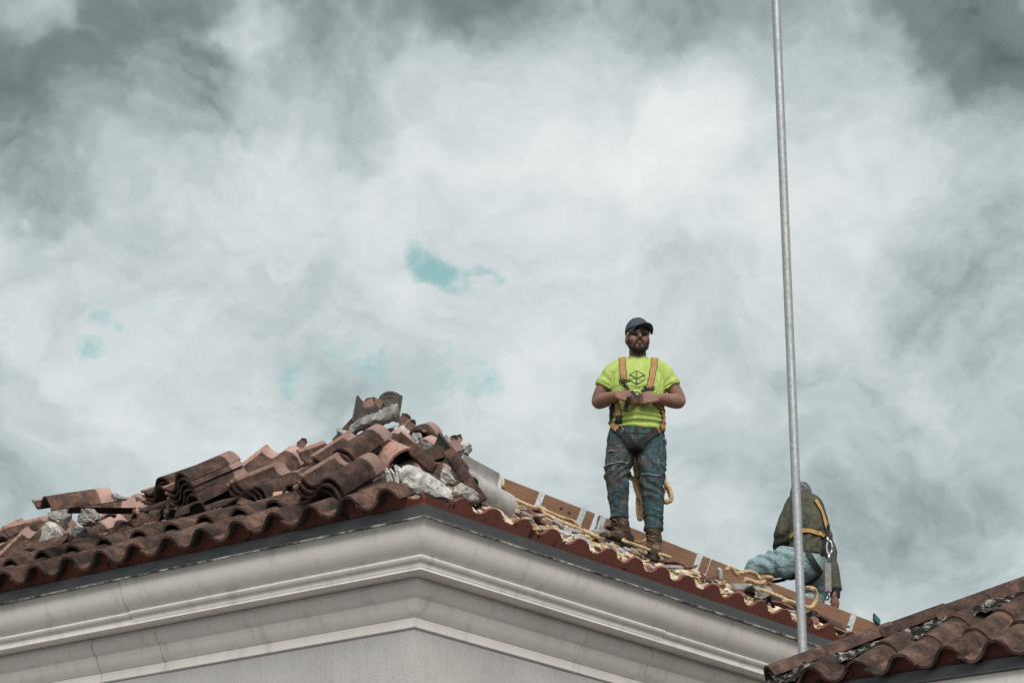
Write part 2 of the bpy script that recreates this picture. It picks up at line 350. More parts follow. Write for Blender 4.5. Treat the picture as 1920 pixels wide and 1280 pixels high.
CAPS = [cap_mesh('hip_cap', i) for i in range(3)]
def rock_mesh(name, seed, dims, mat, sub=3, rough=.22, cuts=5, lump=2.2):
    rnd = random.Random(seed); bm = bmesh.new(); bmesh.ops.create_icosphere(bm, subdivisions=sub, radius=1)
    pl = [(V((rnd.gauss(0, 1), rnd.gauss(0, 1), rnd.gauss(0, 1))).normalized(), rnd.uniform(.42, .78)) for _ in range(cuts + 3)]
    for v in bm.verts:
        p = v.co.copy()
        for n_, d in pl:
            q = p.dot(n_)
            if q > d: p -= n_ * (q - d) * .95
        o = V((seed * 7.3, seed * 1.7, 0))
        p *= 1 + rough * noise.noise(p * lump + o) + rough * .5 * noise.noise(p * lump * 2.7 + o) + rough * .3 * noise.noise(p * lump * 7 + o)
        v.co = V((p.x * dims[0], p.y * dims[1], p.z * dims[2]))
    me = bpy.data.meshes.new(name); bm.to_mesh(me); bm.free()
    me.polygons.foreach_set('use_smooth', [True] * len(me.polygons)); me.set_sharp_from_angle(angle=R(32)); me.materials.append(mat); return me
# ------------------------------------------------------------------ the house being re-roofed
base = C0 + (uL + uR) * .3; base.z = 0
house = empty('house', base)
tag(house, 'pale painted house with deep cornice, its hipped tile roof being stripped', 'house')
CPROF = [(0, 0), (0, -.014), (.006, -.018), (.010, -.030), (.016, -.060), (.026, -.092), (.042, -.124), (.064, -.152), (.090, -.174), (.100, -.180), (.094, -.186), (.090, -.193), (.094, -.203), (.104, -.212), (.116, -.218), (.120, -.226), (.121, -.242)]
LPROF = [(.200, -.262), (.200, -.275), (.186, -.282), (.180, -.296), (.181, -.315), (.192, -.338), (.212, -.356), (.224, -.366), (.230, -.385), (.239, -.410), (.252, -.434), (.268, -.450), (.274, -.458), (.279, -.458), (.280, -.515), (.286, -.520)]
def side_pt(c, side, s, r, z): return (c + uL * s + uR * r if side == 'L' else c + uR * s + uL * r) + ZZ * z
def moulding(name, c, side, s0, s1, prof, mat, parent, mit0=False, mit1=False, length=SIDE, back=.12, shift=(0, 0), divs=1):
    vs_, fs_ = [], []
    pr = [(r + shift[0], z + shift[1]) for r, z in prof]; pr = pr + [(max(p[0] for p in pr) + back, pr[-1][1]), (max(p[0] for p in pr) + back, pr[0][1])]
    n = len(pr)
    for e in (0, 1):
        for r, z in pr:
            s = (r if mit0 else s0) if e == 0 else (length - r if mit1 else s1)
            vs_.append(side_pt(c, side, s, r, z))
    for i in range(n): j = (i + 1) % n; fs_.append((i, j, n + j, n + i))
    fs_.append(tuple(range(n))); fs_.append(tuple(range(2 * n - 1, n - 1, -1)))
    me = mkmesh(name, vs_, fs_, mat, 30); recalc(me); return link(name, me, None, parent)
G = .004
sc1 = sLf(222, 1095); sc2 = sLf(238, 1200); sc3 = sLf(140, 1215)
moulding('crown_moulding', C0, 'L', 0, sc1 - G, CPROF, M['paint'], house, mit0=True)
moulding('crown_moulding', C0, 'L', sc1 + G, SIDE, CPROF, M['paint'], house, mit1=True, shift=(.004, -.003))
sr1 = sR(1272, 1150)
moulding('crown_moulding', C0, 'R', 0, sr1 - G, CPROF, M['paint'], house, mit0=True)
moulding('crown_moulding', C0, 'R', sr1 + G, SIDE, CPROF, M['paint'], house, mit1=True, shift=(.004, -.004))
lo_ = [0, sc2, sc3 + .1, SIDE]; lo_.sort()
for i in range(3): moulding('bed_moulding', C0, 'L', lo_[i] + G * (i > 0), lo_[i + 1] - G * (i < 2), LPROF, M['paint'], house, mit0=i == 0, mit1=i == 2, shift=(.05 + .002 * (i % 2), 0))
r1_, r2_ = sR(1160, 1235), sR(1283, 1265)
ro_ = [0, r1_, r2_, SIDE]
for i in range(3): moulding('bed_moulding', C0, 'R', ro_[i] + G * (i > 0), ro_[i + 1] - G * (i < 2), LPROF, M['paint'], house, mit0=i == 0, mit1=i == 2, shift=(.05 + .002 * (i % 2), 0))
# soffit board behind the crown, then the wall
def ring_box(name, c, r, z0, z1, mat, parent, length=SIDE):
    p = [c + (uL + uR) * r, c + uR * (length - r) + uL * r, c + (uL + uR) * (length - r), c + uL * (length - r) + uR * r]
    vs_ = [V((q.x, q.y, z)) for z in (z0, z1) for q in p]
    fs_ = [(0, 3, 2, 1), (4, 5, 6, 7)] + [(i, (i + 1) % 4, 4 + (i + 1) % 4, 4 + i) for i in range(4)]
    me = mkmesh(name, vs_, fs_, mat, smooth=False); recalc(me); return link(name, me, None, parent)
ring_box('soffit', C0, .124, C0.z - .258, C0.z - .228, M['paint'], house)
ring_box('wall', C0, .345, 0, C0.z - .30, M['stucco'], house)
# metal fascia
m = Mat('drip_metal', .35, .5); f = m.noise(7, 8, .75, dist=.5); m.color(m.ramp(f, [(.44, (.035, .035, .036)), (.52, (.30, .29, .27)), (.62, (.74, .72, .68))])); M['drip'] = m.m
for side in 'LR':
    moulding('fascia', C0, side, 0, SIDE, [(-.006, .066), (-.012, .060), (-.012, .012), (-.020, .006), (-.022, -.006), (-.018, -.010)], M['fascia'], house, mit0=True, mit1=True, back=.02)
    moulding('drip_edge', C0, side, 0, SIDE, [(-.023, -.0065), (-.030, -.012), (-.026, -.017), (-.010, -.013)], M['drip'], house, mit0=True, mit1=True, back=.004)
# roof
pk = E0 + (uL + uR) * (SIDE / 2) + ZZ * (PIT * SIDE / 2)
cn = [E0, E0 + uR * SIDE, E0 + (uR + uL) * SIDE, E0 + uL * SIDE]
me = mkmesh('roof', [pk] + cn + [q - ZZ * .05 for q in cn], [(0, 1, 2), (0, 2, 3), (0, 3, 4), (0, 4, 1), (1, 5, 6, 2), (2, 6, 7, 3), (3, 7, 8, 4), (4, 8, 5, 1), (5, 8, 7, 6)], M['under'], smooth=False); recalc(me)
roof = link('roof', me, None, house)
S0 = .42                                       # flange of the first eave tile, left face
sB = sR(922, 1000) - .2325                     # wave phase on the right eave
def closure(side, s0, s1, phase):
    n = max(2, int((s1 - s0) / .0117)); vs_ = []; th = .018
    for i in range(n + 1):
        s = s0 + (s1 - s0) * i / n; x = (phase - s) if side == 'L' else (s - phase)
        h = (.046 if side == 'R' else .038) + tile_z(x) * (.66 if side == 'R' else .93) + .006 * noise.noise(V((s * 7, 3, 0)))
        if side == 'R' and s < .22: h = min(h, .05)
        for t in (.008, .008 + th):
            f = LP if side == 'L' else RP
            vs_ += [f(s, t, -.004), f(s, t, h)]
    fs_ = []
    for i in range(n):
        a = i * 4; b = a + 4; fs_ += [(a, a + 1, b + 1, b), (a + 2, b + 2, b + 3, a + 3), (a + 1, a + 3, b + 3, b + 1), (a, b, b + 2, a + 2)]
    fs_ += [(0, 2, 3, 1), (n * 4, n * 4 + 1, n * 4 + 3, n * 4 + 2)]
    me = mkmesh('eave_closure', vs_, fs_, M['closure'], 40); recalc(me); link('eave_closure', me, None, roof)
b_ = [0.0] + [S0 + TP * (k * 3 + 2.1) for k in range(8)]; b_ = [q for q in b_ if q < SIDE - .2] + [SIDE]
for i in range(len(b_) - 1): closure('L', b_[i] + .001, b_[i + 1] - .001, S0)
b_ = [0.0] + [sB + TP * (k * 4 + 3.2) for k in range(8)]; b_ = [q for q in b_ if 0 <= q < SIDE - .2] + [SIDE]
for i in range(len(b_) - 1): closure('R', b_[i] + .001, b_[i + 1] - .001, sB)
def laid(face, s, t, k, h=.056, parent=None, tilt=.045, rz=0.0):
    x = -uL; y = yL; z = nL
    if face == 'L': P = LP(s, t, h)
    q = Quaternion(x, -tilt + random.uniform(-.006, .006)) @ Quaternion(z, rz + random.uniform(-.008, .008))
    o = link('tile', LAID[k % 4], None, None); o.matrix_basis = fr(P + z * random.uniform(-.002, .002), q @ x, q @ y, q @ z); adopt(o, parent or roof); return o
for i in range(26):
    s = S0 + TP * i
    if s < SIDE - .05:
        laid('L', s, -.052 + random.uniform(-.008, .006), i)
        if i >= 2 and s < SIDE - .5: laid('L', s, .262 + random.uniform(-.012, .012), i + 2, h=.088, tilt=.075, rz=random.uniform(-.02, .02))
# hip board on the right hip, with galvanised straps
hipR = lambda a: E0 + uR * (SIDE - a) + uL * a + ZZ * (PIT * a)      # a: perpendicular distance from the right-hand eave corner
hd = (hipR(1) - hipR(0)).normalized(); hn = hd.cross(ZZ).normalized(); hu = hn.cross(hd).normalized()
if hu.z < 0: hu = -hu
if hn.dot(CAM - hipR(2)) < 0: hn = -hn          # towards the camera
def a_of(px):                                   # hip parameter seen at image column px
    lo, hi = 0.0, SIDE / 2
    for _ in range(50):
        a = (lo + hi) / 2; d = hipR(a) + hu * .15 - CAM; x = 960 + FPX * d.x / d.dot(FW)
        if x > px: lo = a
        else: hi = a
    return lo
BTOP, BH, BT = .178, .21, .038
def board(px0, px1, seed, jag0=0, jag1=0):
    a0, a1 = a_of(px1), a_of(px0); vs_ = []; n = 7; rnd = random.Random(seed)
    for e, (a, jg) in enumerate(((a0, jag0), (a1, jag1))):
        for j in range(n):
            f = j / (n - 1); o = hipR(a) + hu * (BTOP - BH + BH * f) + hd * ((rnd.uniform(-.5, .5) + (f - .5) * .8) * jg)
            vs_ += [o + hn * BT / 2, o - hn * BT / 2]
    fs_ = []; k = 2 * n
    for j in range(n - 1):
        a = 2 * j; fs_ += [(a, k + a, k + a + 2, a + 2), (a + 1, a + 3, k + a + 3, k + a + 1), (a, a + 2, a + 3, a + 1), (k + a, k + a + 1, k + a + 3, k + a + 2)]
    fs_ += [(0, 1, k + 1, k), (k - 2, 2 * k - 2, 2 * k - 1, k - 1)]
    P = hipR((a0 + a1) / 2); mt = fr(P, hd, hn, hu); mi = mt.inverted()
    me = mkmesh('hip_board', [mi @ v for v in vs_], fs_, M['lumber'], smooth=False); recalc(me)
    bm = bmesh.new(); bm.from_mesh(me); bmesh.ops.bevel(bm, geom=[e for e in bm.edges if len(e.link_faces) == 2 and e.calc_face_angle() > .8], offset=.003, segments=1, affect='EDGES'); bm.to_mesh(me); bm.free()
    o = link('hip_board', me, None, None); o.matrix_basis = mt; adopt(o, roof); return o
b1 = board(600, 1113, 1, 0, 0); 
b1.data.materials[0] = M['lumber']
board(1121, 1330, 2, 0, .02); board(1332, 1700, 3)
def zstrap(px):
    a = a_of(px); w_, t_ = .045, .003; o = hipR(a) - hd * w_ / 2
    top = BTOP + .002; vs_ = []
    path = [(BT / 2 + .030, .0), (BT / 2 + .004, .05), (BT / 2 + .004, top + t_), (-BT / 2 - .004, top + t_), (-BT / 2 - .004, .0)]
    for (a_, b_) in path:
        for ww in (0, w_):
            vs_ += [o + hn * a_ + hu * b_ + hd * (ww + .012 * (top - b_))]
    fs_ = [(2 * i, 2 * i + 2, 2 * i + 3, 2 * i + 1) for i in range(4)]
    me = mkmesh('metal_strap', vs_, fs_, M['zinc'], smooth=False); bm = bmesh.new(); bm.from_mesh(me); bmesh.ops.solidify(bm, geom=list(bm.faces), thickness=.0025); bm.to_mesh(me); bm.free(); recalc(me)
    link('metal_strap', me, None, roof)
for px in (938, 1014, 1092, 1129, 1310, 1598): zstrap(px)
# two dark knot holes in the first board
for kx, ky in ((1052, 953), (1067, 961)):
    P = onplane(kx, ky, hipR(2) + hn * (BT / 2 + .0015), hn)
    vs_ = [P + (hd * math.cos(q) * 1.3 + hu * math.sin(q)) * .011 * (1 + .15 * math.sin(3 * q)) for q in np.linspace(0, 6.283, 15)[:-1]] ; me = mkmesh('knot', [v for v in vs_] + [v - hn * .006 for v in vs_], [tuple(range(14))] + [(i, (i + 1) % 14, 14 + (i + 1) % 14, 14 + i) for i in range(14)], M['black_web'], smooth=False); recalc(me)
    link('knot', me, None, roof)
# ------------------------------------------------------------------ the lower wing beside it
Y2 = 15.0
C2 = atY(1455, 1316, Y2); E2 = C2 + ZZ * .06; W2 = 6.0
base2 = C2 - uL * .4 + uR * .4; base2.z = 0
wing = empty('wing_building', base2); tag(wing, 'lower neighbouring house with intact brown tile roof and mortared hip', 'house')
xw = -uL
def WP(s, t, h=0.0): return E2 + xw * s + uR * t + ZZ * (PIT * t) + nL * h
def wmould(name, prof, mat, back=.12):
    for sd_ in (0, 1):
        vs_, fs_ = [], []
        pr = prof + [(max(p[0] for p in prof) + back, prof[-1][1]), (max(p[0] for p in prof) + back, prof[0][1])]; n = len(pr)
        for e in (0, 1):
            for r, z in pr:
                s = r if e == 0 else W2 - r
                vs_.append(C2 + (xw * s + uR * r if sd_ == 0 else uR * s + xw * r) + ZZ * z)
        for i in range(n): j = (i + 1) % n; fs_.append((i, j, n + j, n + i))
        fs_ += [tuple(range(n)), tuple(range(2 * n - 1, n - 1, -1))]
        me = mkmesh(name, vs_, fs_, mat, 30); recalc(me); link(name, me, None, wing)
wmould('crown_moulding', CPROF, M['paint']); wmould('fascia', [(-.006, .066), (-.012, .060), (-.012, .012), (-.020, .006), (-.022, -.006), (-.018, -.010)], M['fascia'], .02)
p = [C2 + (xw + uR) * .3, C2 + xw * (W2 - .3) + uR * .3, C2 + (xw + uR) * (W2 - .3), C2 + uR * (W2 - .3) + xw * .3]
me = mkmesh('wall', [V((q.x, q.y, z)) for z in (0, C2.z - .2) for q in p], [(0, 3, 2, 1), (4, 5, 6, 7)] + [(i, (i + 1) % 4, 4 + (i + 1) % 4, 4 + i) for i in range(4)], M['stucco'], smooth=False); recalc(me); link('wall', me, None, wing)
pk2 = E2 + (xw + uR) * (W2 / 2) + ZZ * (PIT * W2 / 2); cn = [E2, E2 + xw * W2, E2 + (xw + uR) * W2, E2 + uR * W2]
me = mkmesh('roof', [pk2] + cn + [q - ZZ * .05 for q in cn], [(0, 1, 2), (0, 2, 3), (0, 3, 4), (0, 4, 1), (1, 5, 6, 2), (2, 6, 7, 3), (3, 7, 8, 4), (4, 8, 5, 1), (5, 8, 7, 6)], M['under'], smooth=False); recalc(me)
roof2 = link('roof', me, None, wing)
TW = .05
for r_ in range(9):
    for i in range(22):
        s = TW + TP * i; t = -.052 + .315 * r_
        if s + .20 < t + .10 or s + .2 > W2 - t: continue
        if s > 4.2 or r_ > 7: continue
        o = link('tile', LAID[(i * 3 + r_) % 4], None, None); q = Quaternion(xw, -.05 + random.uniform(-.008, .008)) @ Quaternion(nL, random.uniform(-.012, .012))
        o.matrix_basis = fr(WP(s, t / 1 + random.uniform(-.008, .008), .032 + random.uniform(-.003, .003)), q @ xw, q @ yL, q @ nL); adopt(o, roof2)
vs_ = []; n = int(W2 / .0117); fs_ = []
for i in range(n + 1):
    s = W2 * i / n; h = .014 + tile_z(s - TW) * .93
    for t in (.010, .028): vs_ += [WP(s, t, -.004), WP(s, t, h)]
for i in range(n): a = i * 4; b = a + 4; fs_ += [(a, a + 1, b + 1, b), (a + 2, b + 2, b + 3, a + 3), (a + 1, a + 3, b + 3, b + 1), (a, b, b + 2, a + 2)]
me = mkmesh('eave_closure', vs_, fs_, M['closure'], 40); recalc(me); link('eave_closure', me, None, roof2)
h2 = lambda a: E2 + (xw + uR) * a + ZZ * (PIT * a)
hd2 = (h2(1) - h2(0)).normalized(); hx2 = hd2.cross(ZZ).normalized(); hz2 = hx2.cross(hd2).normalized()
if hz2.z < 0: hz2 = -hz2
HL2 = (h2(1) - h2(0)).length; EXP = .335
for i in range(14):
    o = link('hip_cap', CAPS[i % 3], None, None); q = Quaternion(hx2, .055) @ Quaternion(hd2, random.uniform(-.05, .05))
    P = h2(0) + hd2 * (.0 + EXP * i) + hz2 * (.048 + random.uniform(-.004, .004)); o.matrix_basis = fr(P, q @ hx2, q @ hd2, q @ hz2); adopt(o, roof2)
# mortar bedding under the caps on the near side: a lumpy strip
nv = 260; rows = 9; vs_, fs_ = [], []
side2 = (xw - uR).normalized()
if side2.dot(CAM - h2(1)) < 0: side2 = -side2
for i in range(nv + 1):
    P = h2(0) + hd2 * (-.02 + 4.2 * i / nv)
    for j in range(rows):
        f = j / (rows - 1); q = P + side2 * (.045 + .125 * f) + hz2 * (.105 - .065 * f - .03 * f * f)
        nn = noise.noise(q * 9) * .022 + noise.noise(q * 26) * .014 + noise.noise(q * 70) * .007
        vs_.append(q + (side2 * .6 + hz2).normalized() * nn + side2 * (.035 * noise.noise(q * 5) * f))
for i in range(nv):
    for j in range(rows - 1): a = i * rows + j; fs_.append((a, a + 1, a + rows + 1, a + rows))
me = mkmesh('mortar_bedding', vs_, fs_, M['bmortar'], 60); link('mortar_bedding', me, None, roof2)
o = link('mortar_end', rock_mesh('mortar_end', 5, (.10, .05, .085), M['bmortar']), None, None); o.matrix_basis = fr(h2(0) + hd2 * .01 + hz2 * .035, hx2, hd2, hz2); adopt(o, roof2)
# ------------------------------------------------------------------ galvanised pole
pb = atY(1505, 1216, 15.6); pt = atY(1453.5, -30, 15.6 + .05)
dv = (pt - pb).normalized(); gp = pb + dv * ((0 - pb.z) / dv.z); top = pt + dv * .6
vs_, fs_ = [], []; nseg = 24; hts = np.linspace(0, 1, 40)
zx = dv.cross(V((0, 1, 0))).normalized(); zy = dv.cross(zx).normalized()
for h in hts:
    P = gp + (top - gp) * float(h)
    for i in range(nseg): a = i / nseg * 2 * math.pi; vs_.append(P - gp + (zx * math.cos(a) + zy * math.sin(a)) * .0265)
for j in range(len(hts) - 1):
    for i in range(nseg): a = j * nseg + i; b = j * nseg + (i + 1) % nseg; fs_.append((a, b, b + nseg, a + nseg))
fs_.append(tuple(range(nseg))); fs_.append(tuple(range((len(hts) - 1) * nseg, len(hts) * nseg)))
me = mkmesh('pole', vs_, fs_, M['galv'], 50); recalc(me); o = link('metal_pole', me); o.location = gp
tag(o, 'tall thin galvanised steel pole rising past the eave in front of the roof', 'pole')
# ------------------------------------------------------------------ loose tiles piled on the left face and the front hip
def place2d(P, l2, w2, L=.42, W=.318):
    """orientation of a tile whose flange corner is P, from the image directions of its long edge (l2) and of its width (w2)"""
    k = FPX / depth(P)
    lx, ly = l2[0] / k, -l2[1] / k; q = math.hypot(lx, ly)
    if q > L * .98: lx, ly = lx * L * .98 / q, ly * L * .98 / q; q = L * .98
    back = l2[2] if len(l2) > 2 else 1
    y = (RT * lx + UP * ly + FW * (back * math.sqrt(L * L - q * q))).normalized()
    a = y.cross(FW); a = a.normalized() if a.length > 1e-4 else RT.copy(); b = y.cross(a)
    best = None
    for i in range(180):
        th = i * math.pi / 90; x = a * math.cos(th) + b * math.sin(th)
        dx, dy = x.dot(RT) * W * k - w2[0], -x.dot(UP) * W * k - w2[1]
        e = dx * dx + dy * dy
        if best is None or e < best[0] - 1e-6: best = (e, x)
    x = best[1]; z = x.cross(y); return x, y, z
STK = 'loose tiles stacked on the left slope'
def loose(A, l2, w2, n, h, label, mesh=None, group=STK, gap=.029, slide=(-.006, -.004), Y=None, name='clay_tile', W=.318):
    P = atY(A[0], A[1], Y) if Y else onL(A[0], A[1], h)
    x, y, z = place2d(P, l2, w2, W=W)
    P = P - z * .033
    for i in range(n):
        me = mesh if (mesh and i == 0) else TILES[(int(A[0]) + i * 3) % 5]
        o = link(name, me); jx, jy = random.uniform(-.008, .008), random.uniform(-.012, .012)
        q = Quaternion(z, random.uniform(-.03, .03) if i else 0)
        o.matrix_basis = fr(P - z * (gap * i) + x * (slide[0] * i + (jx if i else 0)) + y * (slide[1] * i + (jy if i else 0)), q @ x, q @ y, z)
        tag(o, label if n == 1 else (['topmost', 'second', 'third', 'fourth'][i] if i < n - 1 or n > 5 else 'bottom') + ' ' + label, 'roof tile', group)
    return P, x, y, z
def shard_mesh(seed, r=.05, th=.012, n=6, mat='shard'):
    rnd = random.Random(seed); vs_ = []; cu = rnd.uniform(-6, 6)
    for k in (0, 1):
        for i in range(n):
            a = i / n * 6.283; rr = r * (.85 + .75 * abs(noise.noise(V((i * 1.7, seed, 0)))))
            x, y = rr * math.cos(a) * 1.35, rr * math.sin(a) * .8; vs_.append(V((x, y, (th if k else 0) + cu * x * x * .6)))
    fs_ = [tuple(range(n - 1, -1, -1)), tuple(range(n, 2 * n))] + [(i, (i + 1) % n, n + (i + 1) % n, n + i) for i in range(n)]
    me = mkmesh('tile_shard', vs_, fs_, M[mat], smooth=False); recalc(me); return me
SHB0 = [shard_mesh(i + 130, .05, .013, 5 + i % 3, 'tile') for i in range(4)]
# tiles of the left end
loose((-16, 1049), (50, -58), (52, 10), 2, .12, 'brown tile with grey-pink head leaning beside the broken white mortar lump')
loose((4, 986), (78, -18), (14, 26), 1, .22, 'rusty tile lying behind the tile leaning at the mortar lump', slide=(0, 0))
loose((60, 937), (107, -14), (38, 12), 1, .50, 'tile balanced across the grey mortar lumps, clear of the pile')
loose((124, 950), (116, 2), (10, -10), 1, .34, 'flat tile under the balanced tile, on dark rubble', gap=.03)
loose((86, 1043), (48, -32), (70, 8), 1, .10, 'dark tile half buried beneath the white mortar lump')
loose((150, 1012), (70, -14), (40, 26), 1, .09, 'tile lying flat beside the stack of two, just above the laid rows')
loose((183, 966), (67, -23), (76, 24), 2, .17, 'tile of the two-high stack between rubble and the four-high stack', gap=.07, slide=(-.012, -.02))
loose((309, 946), (49, -23), (84, 3), 4, .22, 'tile of the neat four-high stack with pink heads', gap=.033)
loose((-34, 1006), (58, -30), (66, 14), 3, .15, 'tile of the stack half out of sight at the far end of the pile')
loose((258, 950), (52, -18), (64, 12), 3, .18, 'tile of the low stack behind the four-high stack')
# the fanned stack showing its barrel edges against the sky
loose((304, 914), (84, -38), (47, -14), 5, .33, 'tile of the fanned five-high stack showing long edges against the sky', gap=.036, slide=(.014, -.004), group='fanned tiles at the skyline')
loose((263, 920), (74, -24), (26, -6), 3, .30, 'tile in the thin slabs poking out left of the fanned stack', gap=.030, slide=(0, -.01), group='fanned tiles at the skyline')
loose((232, 962), (60, -16), (60, 14), 2, .12, 'tile low in the pile under the poking slabs')
# middle stacks
loose((436, 880), (53, -43), (79, 24), 2, .30, 'tile standing steep behind the widest stack, pink head against the sky')
loose((439, 896), (81, -31), (70, 44), 3, .28, 'tile of the wide front stack with mottled barrel', gap=.036, slide=(-.03, -.01))
loose((412, 942), (40, -17), (82, 8), 2, .13, 'tile squeezed low between the four-high stack and the wide front stack')
loose((560, 890), (71, -43), (80, 31), 3, .30, 'tile of the dark three-high stack next to the hip', gap=.038, slide=(-.012, -.008))
loose((543, 934), (42, -15), (72, 16), 2, .12, 'tile under the dark three-high stack, above the laid rows')
loose((581, 853), (64, -41), (74, 6), 2, .36, 'tile with salmon head behind the dark three-high stack', gap=.034)
loose((640, 850), (38, -30), (60, 6), 2, .30, 'tile showing ribbed edges between the two salmon-headed stacks', gap=.026)
loose((500, 862), (50, -20), (70, 10), 1, .22, 'dark tile in the gap behind the wide front stack')
loose((556, 842), (70, -22), (30, 30), 1, .34, 'grey broken tile lying on the skyline between the stacks', mesh=THALF[0])
# under-layers lying on the deck so that the pile rests on something
fill = [(t, s) for t in np.arange(.62, 3.0, .30) for s in np.arange(t + .18, SIDE - t - .3, .36)]
for (t, s) in fill:
    if random.random() < .18: continue
    o = link('clay_tile', TILES[random.randrange(5)] if random.random() < .7 else THALF[random.randrange(3)])
    q = Quaternion(nL, random.uniform(-.5, .5)) @ Quaternion(uL, random.uniform(-.12, .12)) @ Quaternion(yL, random.uniform(-.12, .12))
    hh = .022 + random.uniform(0, .03)
    o.matrix_basis = fr(LP(s + random.uniform(-.08, .08), t + random.uniform(-.05, .05), hh), q @ (-uL), q @ yL, q @ nL)
    tag(o, 'brown roof tile lying flat on the deck, underneath the stacked pile', 'roof tile', 'tiles lying flat under the pile')
STRIP = tile_mesh('tile_strip', 71, x0=0, x1=7, th=.020); STRIP.materials.append(M['tile_bare'])
for k in range(60):
    t = random.uniform(.58, 1.3); s = random.uniform(t + .3, 5.6); o = link('tile_fragment', THALF[k % 3] if k % 3 else SHB0[k % 4]); q = Quaternion(nL, random.uniform(0, 6.28)) @ Quaternion(uL, random.uniform(-.5, .5)) @ Quaternion(yL, random.uniform(-.5, .5))
    sc_ = random.uniform(.5, .85) * (1 if k % 3 else 1.6); o.matrix_basis = fr(LP(s, t, .06 + random.uniform(0, .07)), q @ (-uL), q @ yL, q @ nL) @ Matrix.Diagonal((sc_, sc_, sc_, 1))
    tag(o, 'small broken piece of brown tile wedged between the stacks', 'tile fragment', 'broken pieces between the stacks')
# ---- heap on the front hip
HP = 'tiles tumbled over the front hip'
loose((748, 792), (3, -46), (-78, 3), 1, 0, 'upright tile at the top of the heap showing its ribbed grey underside', TRIB, HP, Y=17.6)
loose((622, 824), (54, -62), (4, 2), 1, 0, 'orange-brown tile leaning behind the upright topmost tile', STRIP, HP, Y=17.75, W=.066)
loose((741, 829), (70, 56, -1), (11, -9), 1, 0, 'long brown tile edge slanting across the heap below the mortar arch', STRIP, HP, Y=15.7, W=.066)
loose((742, 862), (56, 60, -1), (72, -42), 1, 0, 'tile propped on edge with black ribbed underside turned out', TRIB, HP, Y=15.9)
loose((828, 852), (66, 90, -1), (9, -6), 1, 0, 'narrow reddish tile edge sliding down to the eave closure', STRIP, HP, Y=15.5, W=.066)
loose((868, 849), (67, 42), (30, 86), 1, 0, 'tile coated with pale grey cement, lying on its side by the board', GREY, HP, Y=15.9)
loose((858, 850), (62, 40), (30, 84), 1, 0, 'brown tile nested behind the cement coated tile', TILES[1], HP, Y=16.05)
loose((800, 808), (56, 36), (-30, 22), 1, 0, 'weathered tile lying upside down near the heap top', TRIB, HP, Y=16.9)
loose((770, 800), (54, 30), (-26, 26), 1, 0, 'tile fallen edgeways behind the grey mortar arch', TILES[3], HP, Y=17.1)
loose((690, 850), (60, -30), (50, 18), 2, 0, 'tile jammed between the half-round cap and the stacks', None, HP, Y=16.7)
loose((700, 900), (70, -22), (60, 16), 2, 0, 'tile low on the hip beside the half-round cap', None, HP, Y=15.6)
loose((664, 836), (60, -18), (72, 12), 4, 0, 'tile of the hidden stack carrying the upright topmost tile', None, HP, Y=17.6)
loose((700, 812), (50, -14), (60, 12), 3, 0, 'tile wedged beneath the mortar arch near the heap top', None, HP, Y=17.7)
loose((648, 922), (62, -22), (50, 16), 1, 0, 'short tile laid loose above the last eave tiles near the corner', THALF[2], HP, Y=15.35)
for k, (px, py, yy) in enumerate(((716, 880, 16.0), (735, 905, 15.5), (760, 870, 16.1), (700, 840, 17.0), (736, 838, 16.9), (690, 880, 16.4))):
    o = link('clay_tile', THALF[k % 3]); P = atY(px, py + 16, yy)
    q = Quaternion(V((random.gauss(0, 1), random.gauss(0, 1), random.gauss(0, 1))).normalized(), random.uniform(-.5, .5)); x, y, z = RT, yL, RT.cross(yL).normalized()
    o.matrix_basis = fr(P, q @ x, q @ y, q @ z) ; o.matrix_basis = fr(P, (q @ x).normalized(), (q @ z).cross(q @ x).normalized(), (q @ z).normalized())
    tag(o, 'broken piece of brown tile jammed inside the heap over the front hip', 'tile fragment', 'broken tiles inside the heap'); o.name = 'tile_fragment'
# half-round cap with its open end turned out
P = atY(759, 884, 15.65); ax = (RT * -.62 + UP * .30 + FW * .72).normalized(); zz = (UP * .92 + RT * .05 - FW * .1); zz = (zz - ax * zz.dot(ax)).normalized()
cm = cap_mesh('half_round_cap', 9, L=.36, r0=.150, r1=.125, th=.017, span=2.9); cm.materials.clear(); cm.materials.append(M['tile'])
o = link('half_round_cap', cm); o.matrix_basis = fr(P, ax.cross(zz), ax, zz); tag(o, 'half-round hip cap lying in the heap, open end filled with splinters', 'roof tile')
# ---- mortar
def chunk(px, py, Y, dims, seed, label, rot=0.0, mat='mortar', name='mortar_chunk', group='mortar lumps', sub=4, rough=.24, cuts=6, cat='mortar', facing=True):
    me = rock_mesh(name, seed, dims, M[mat], sub, rough, cuts); o = link(name, me)
    q = Quaternion(FW, rot); o.matrix_basis = fr(atY(px, py, Y), q @ RT, q @ FW, q @ UP) if facing else fr(atY(px, py, Y), RT, yL, RT.cross(yL))
    tag(o, label, cat, group); return o
YL_ = lambda px, py, h: onL(px, py, h).y
chunk(797, 908, 14.78, (.165, .12, .108), 31, 'large white mortar lump sitting on the eave corner', rot=.42, rough=.16)
chunk(836, 929, 14.82, (.055, .06, .06), 32, 'small pale mortar lump drooping from the large white one at the corner', rot=.6)
chunk(112, 968, YL_(112, 968, .22), (.105, .08, .090), 33, 'grey mortar lump with red stain, propping up the balanced tile', rot=.3)
chunk(96, 1012, YL_(96, 1012, .15), (.092, .06, .115), 34, 'jagged white mortar lump low at the left end of the pile', rot=-.4)
chunk(222, 934, YL_(222, 934, .40), (.07, .05, .028), 35, 'small speckled mortar lump on top of the flat tile', rot=.1)
chunk(165, 970, YL_(165, 970, .26), (.085, .07, .058), 36, 'dark crusty mortar lump under the flat tile', rot=.4)
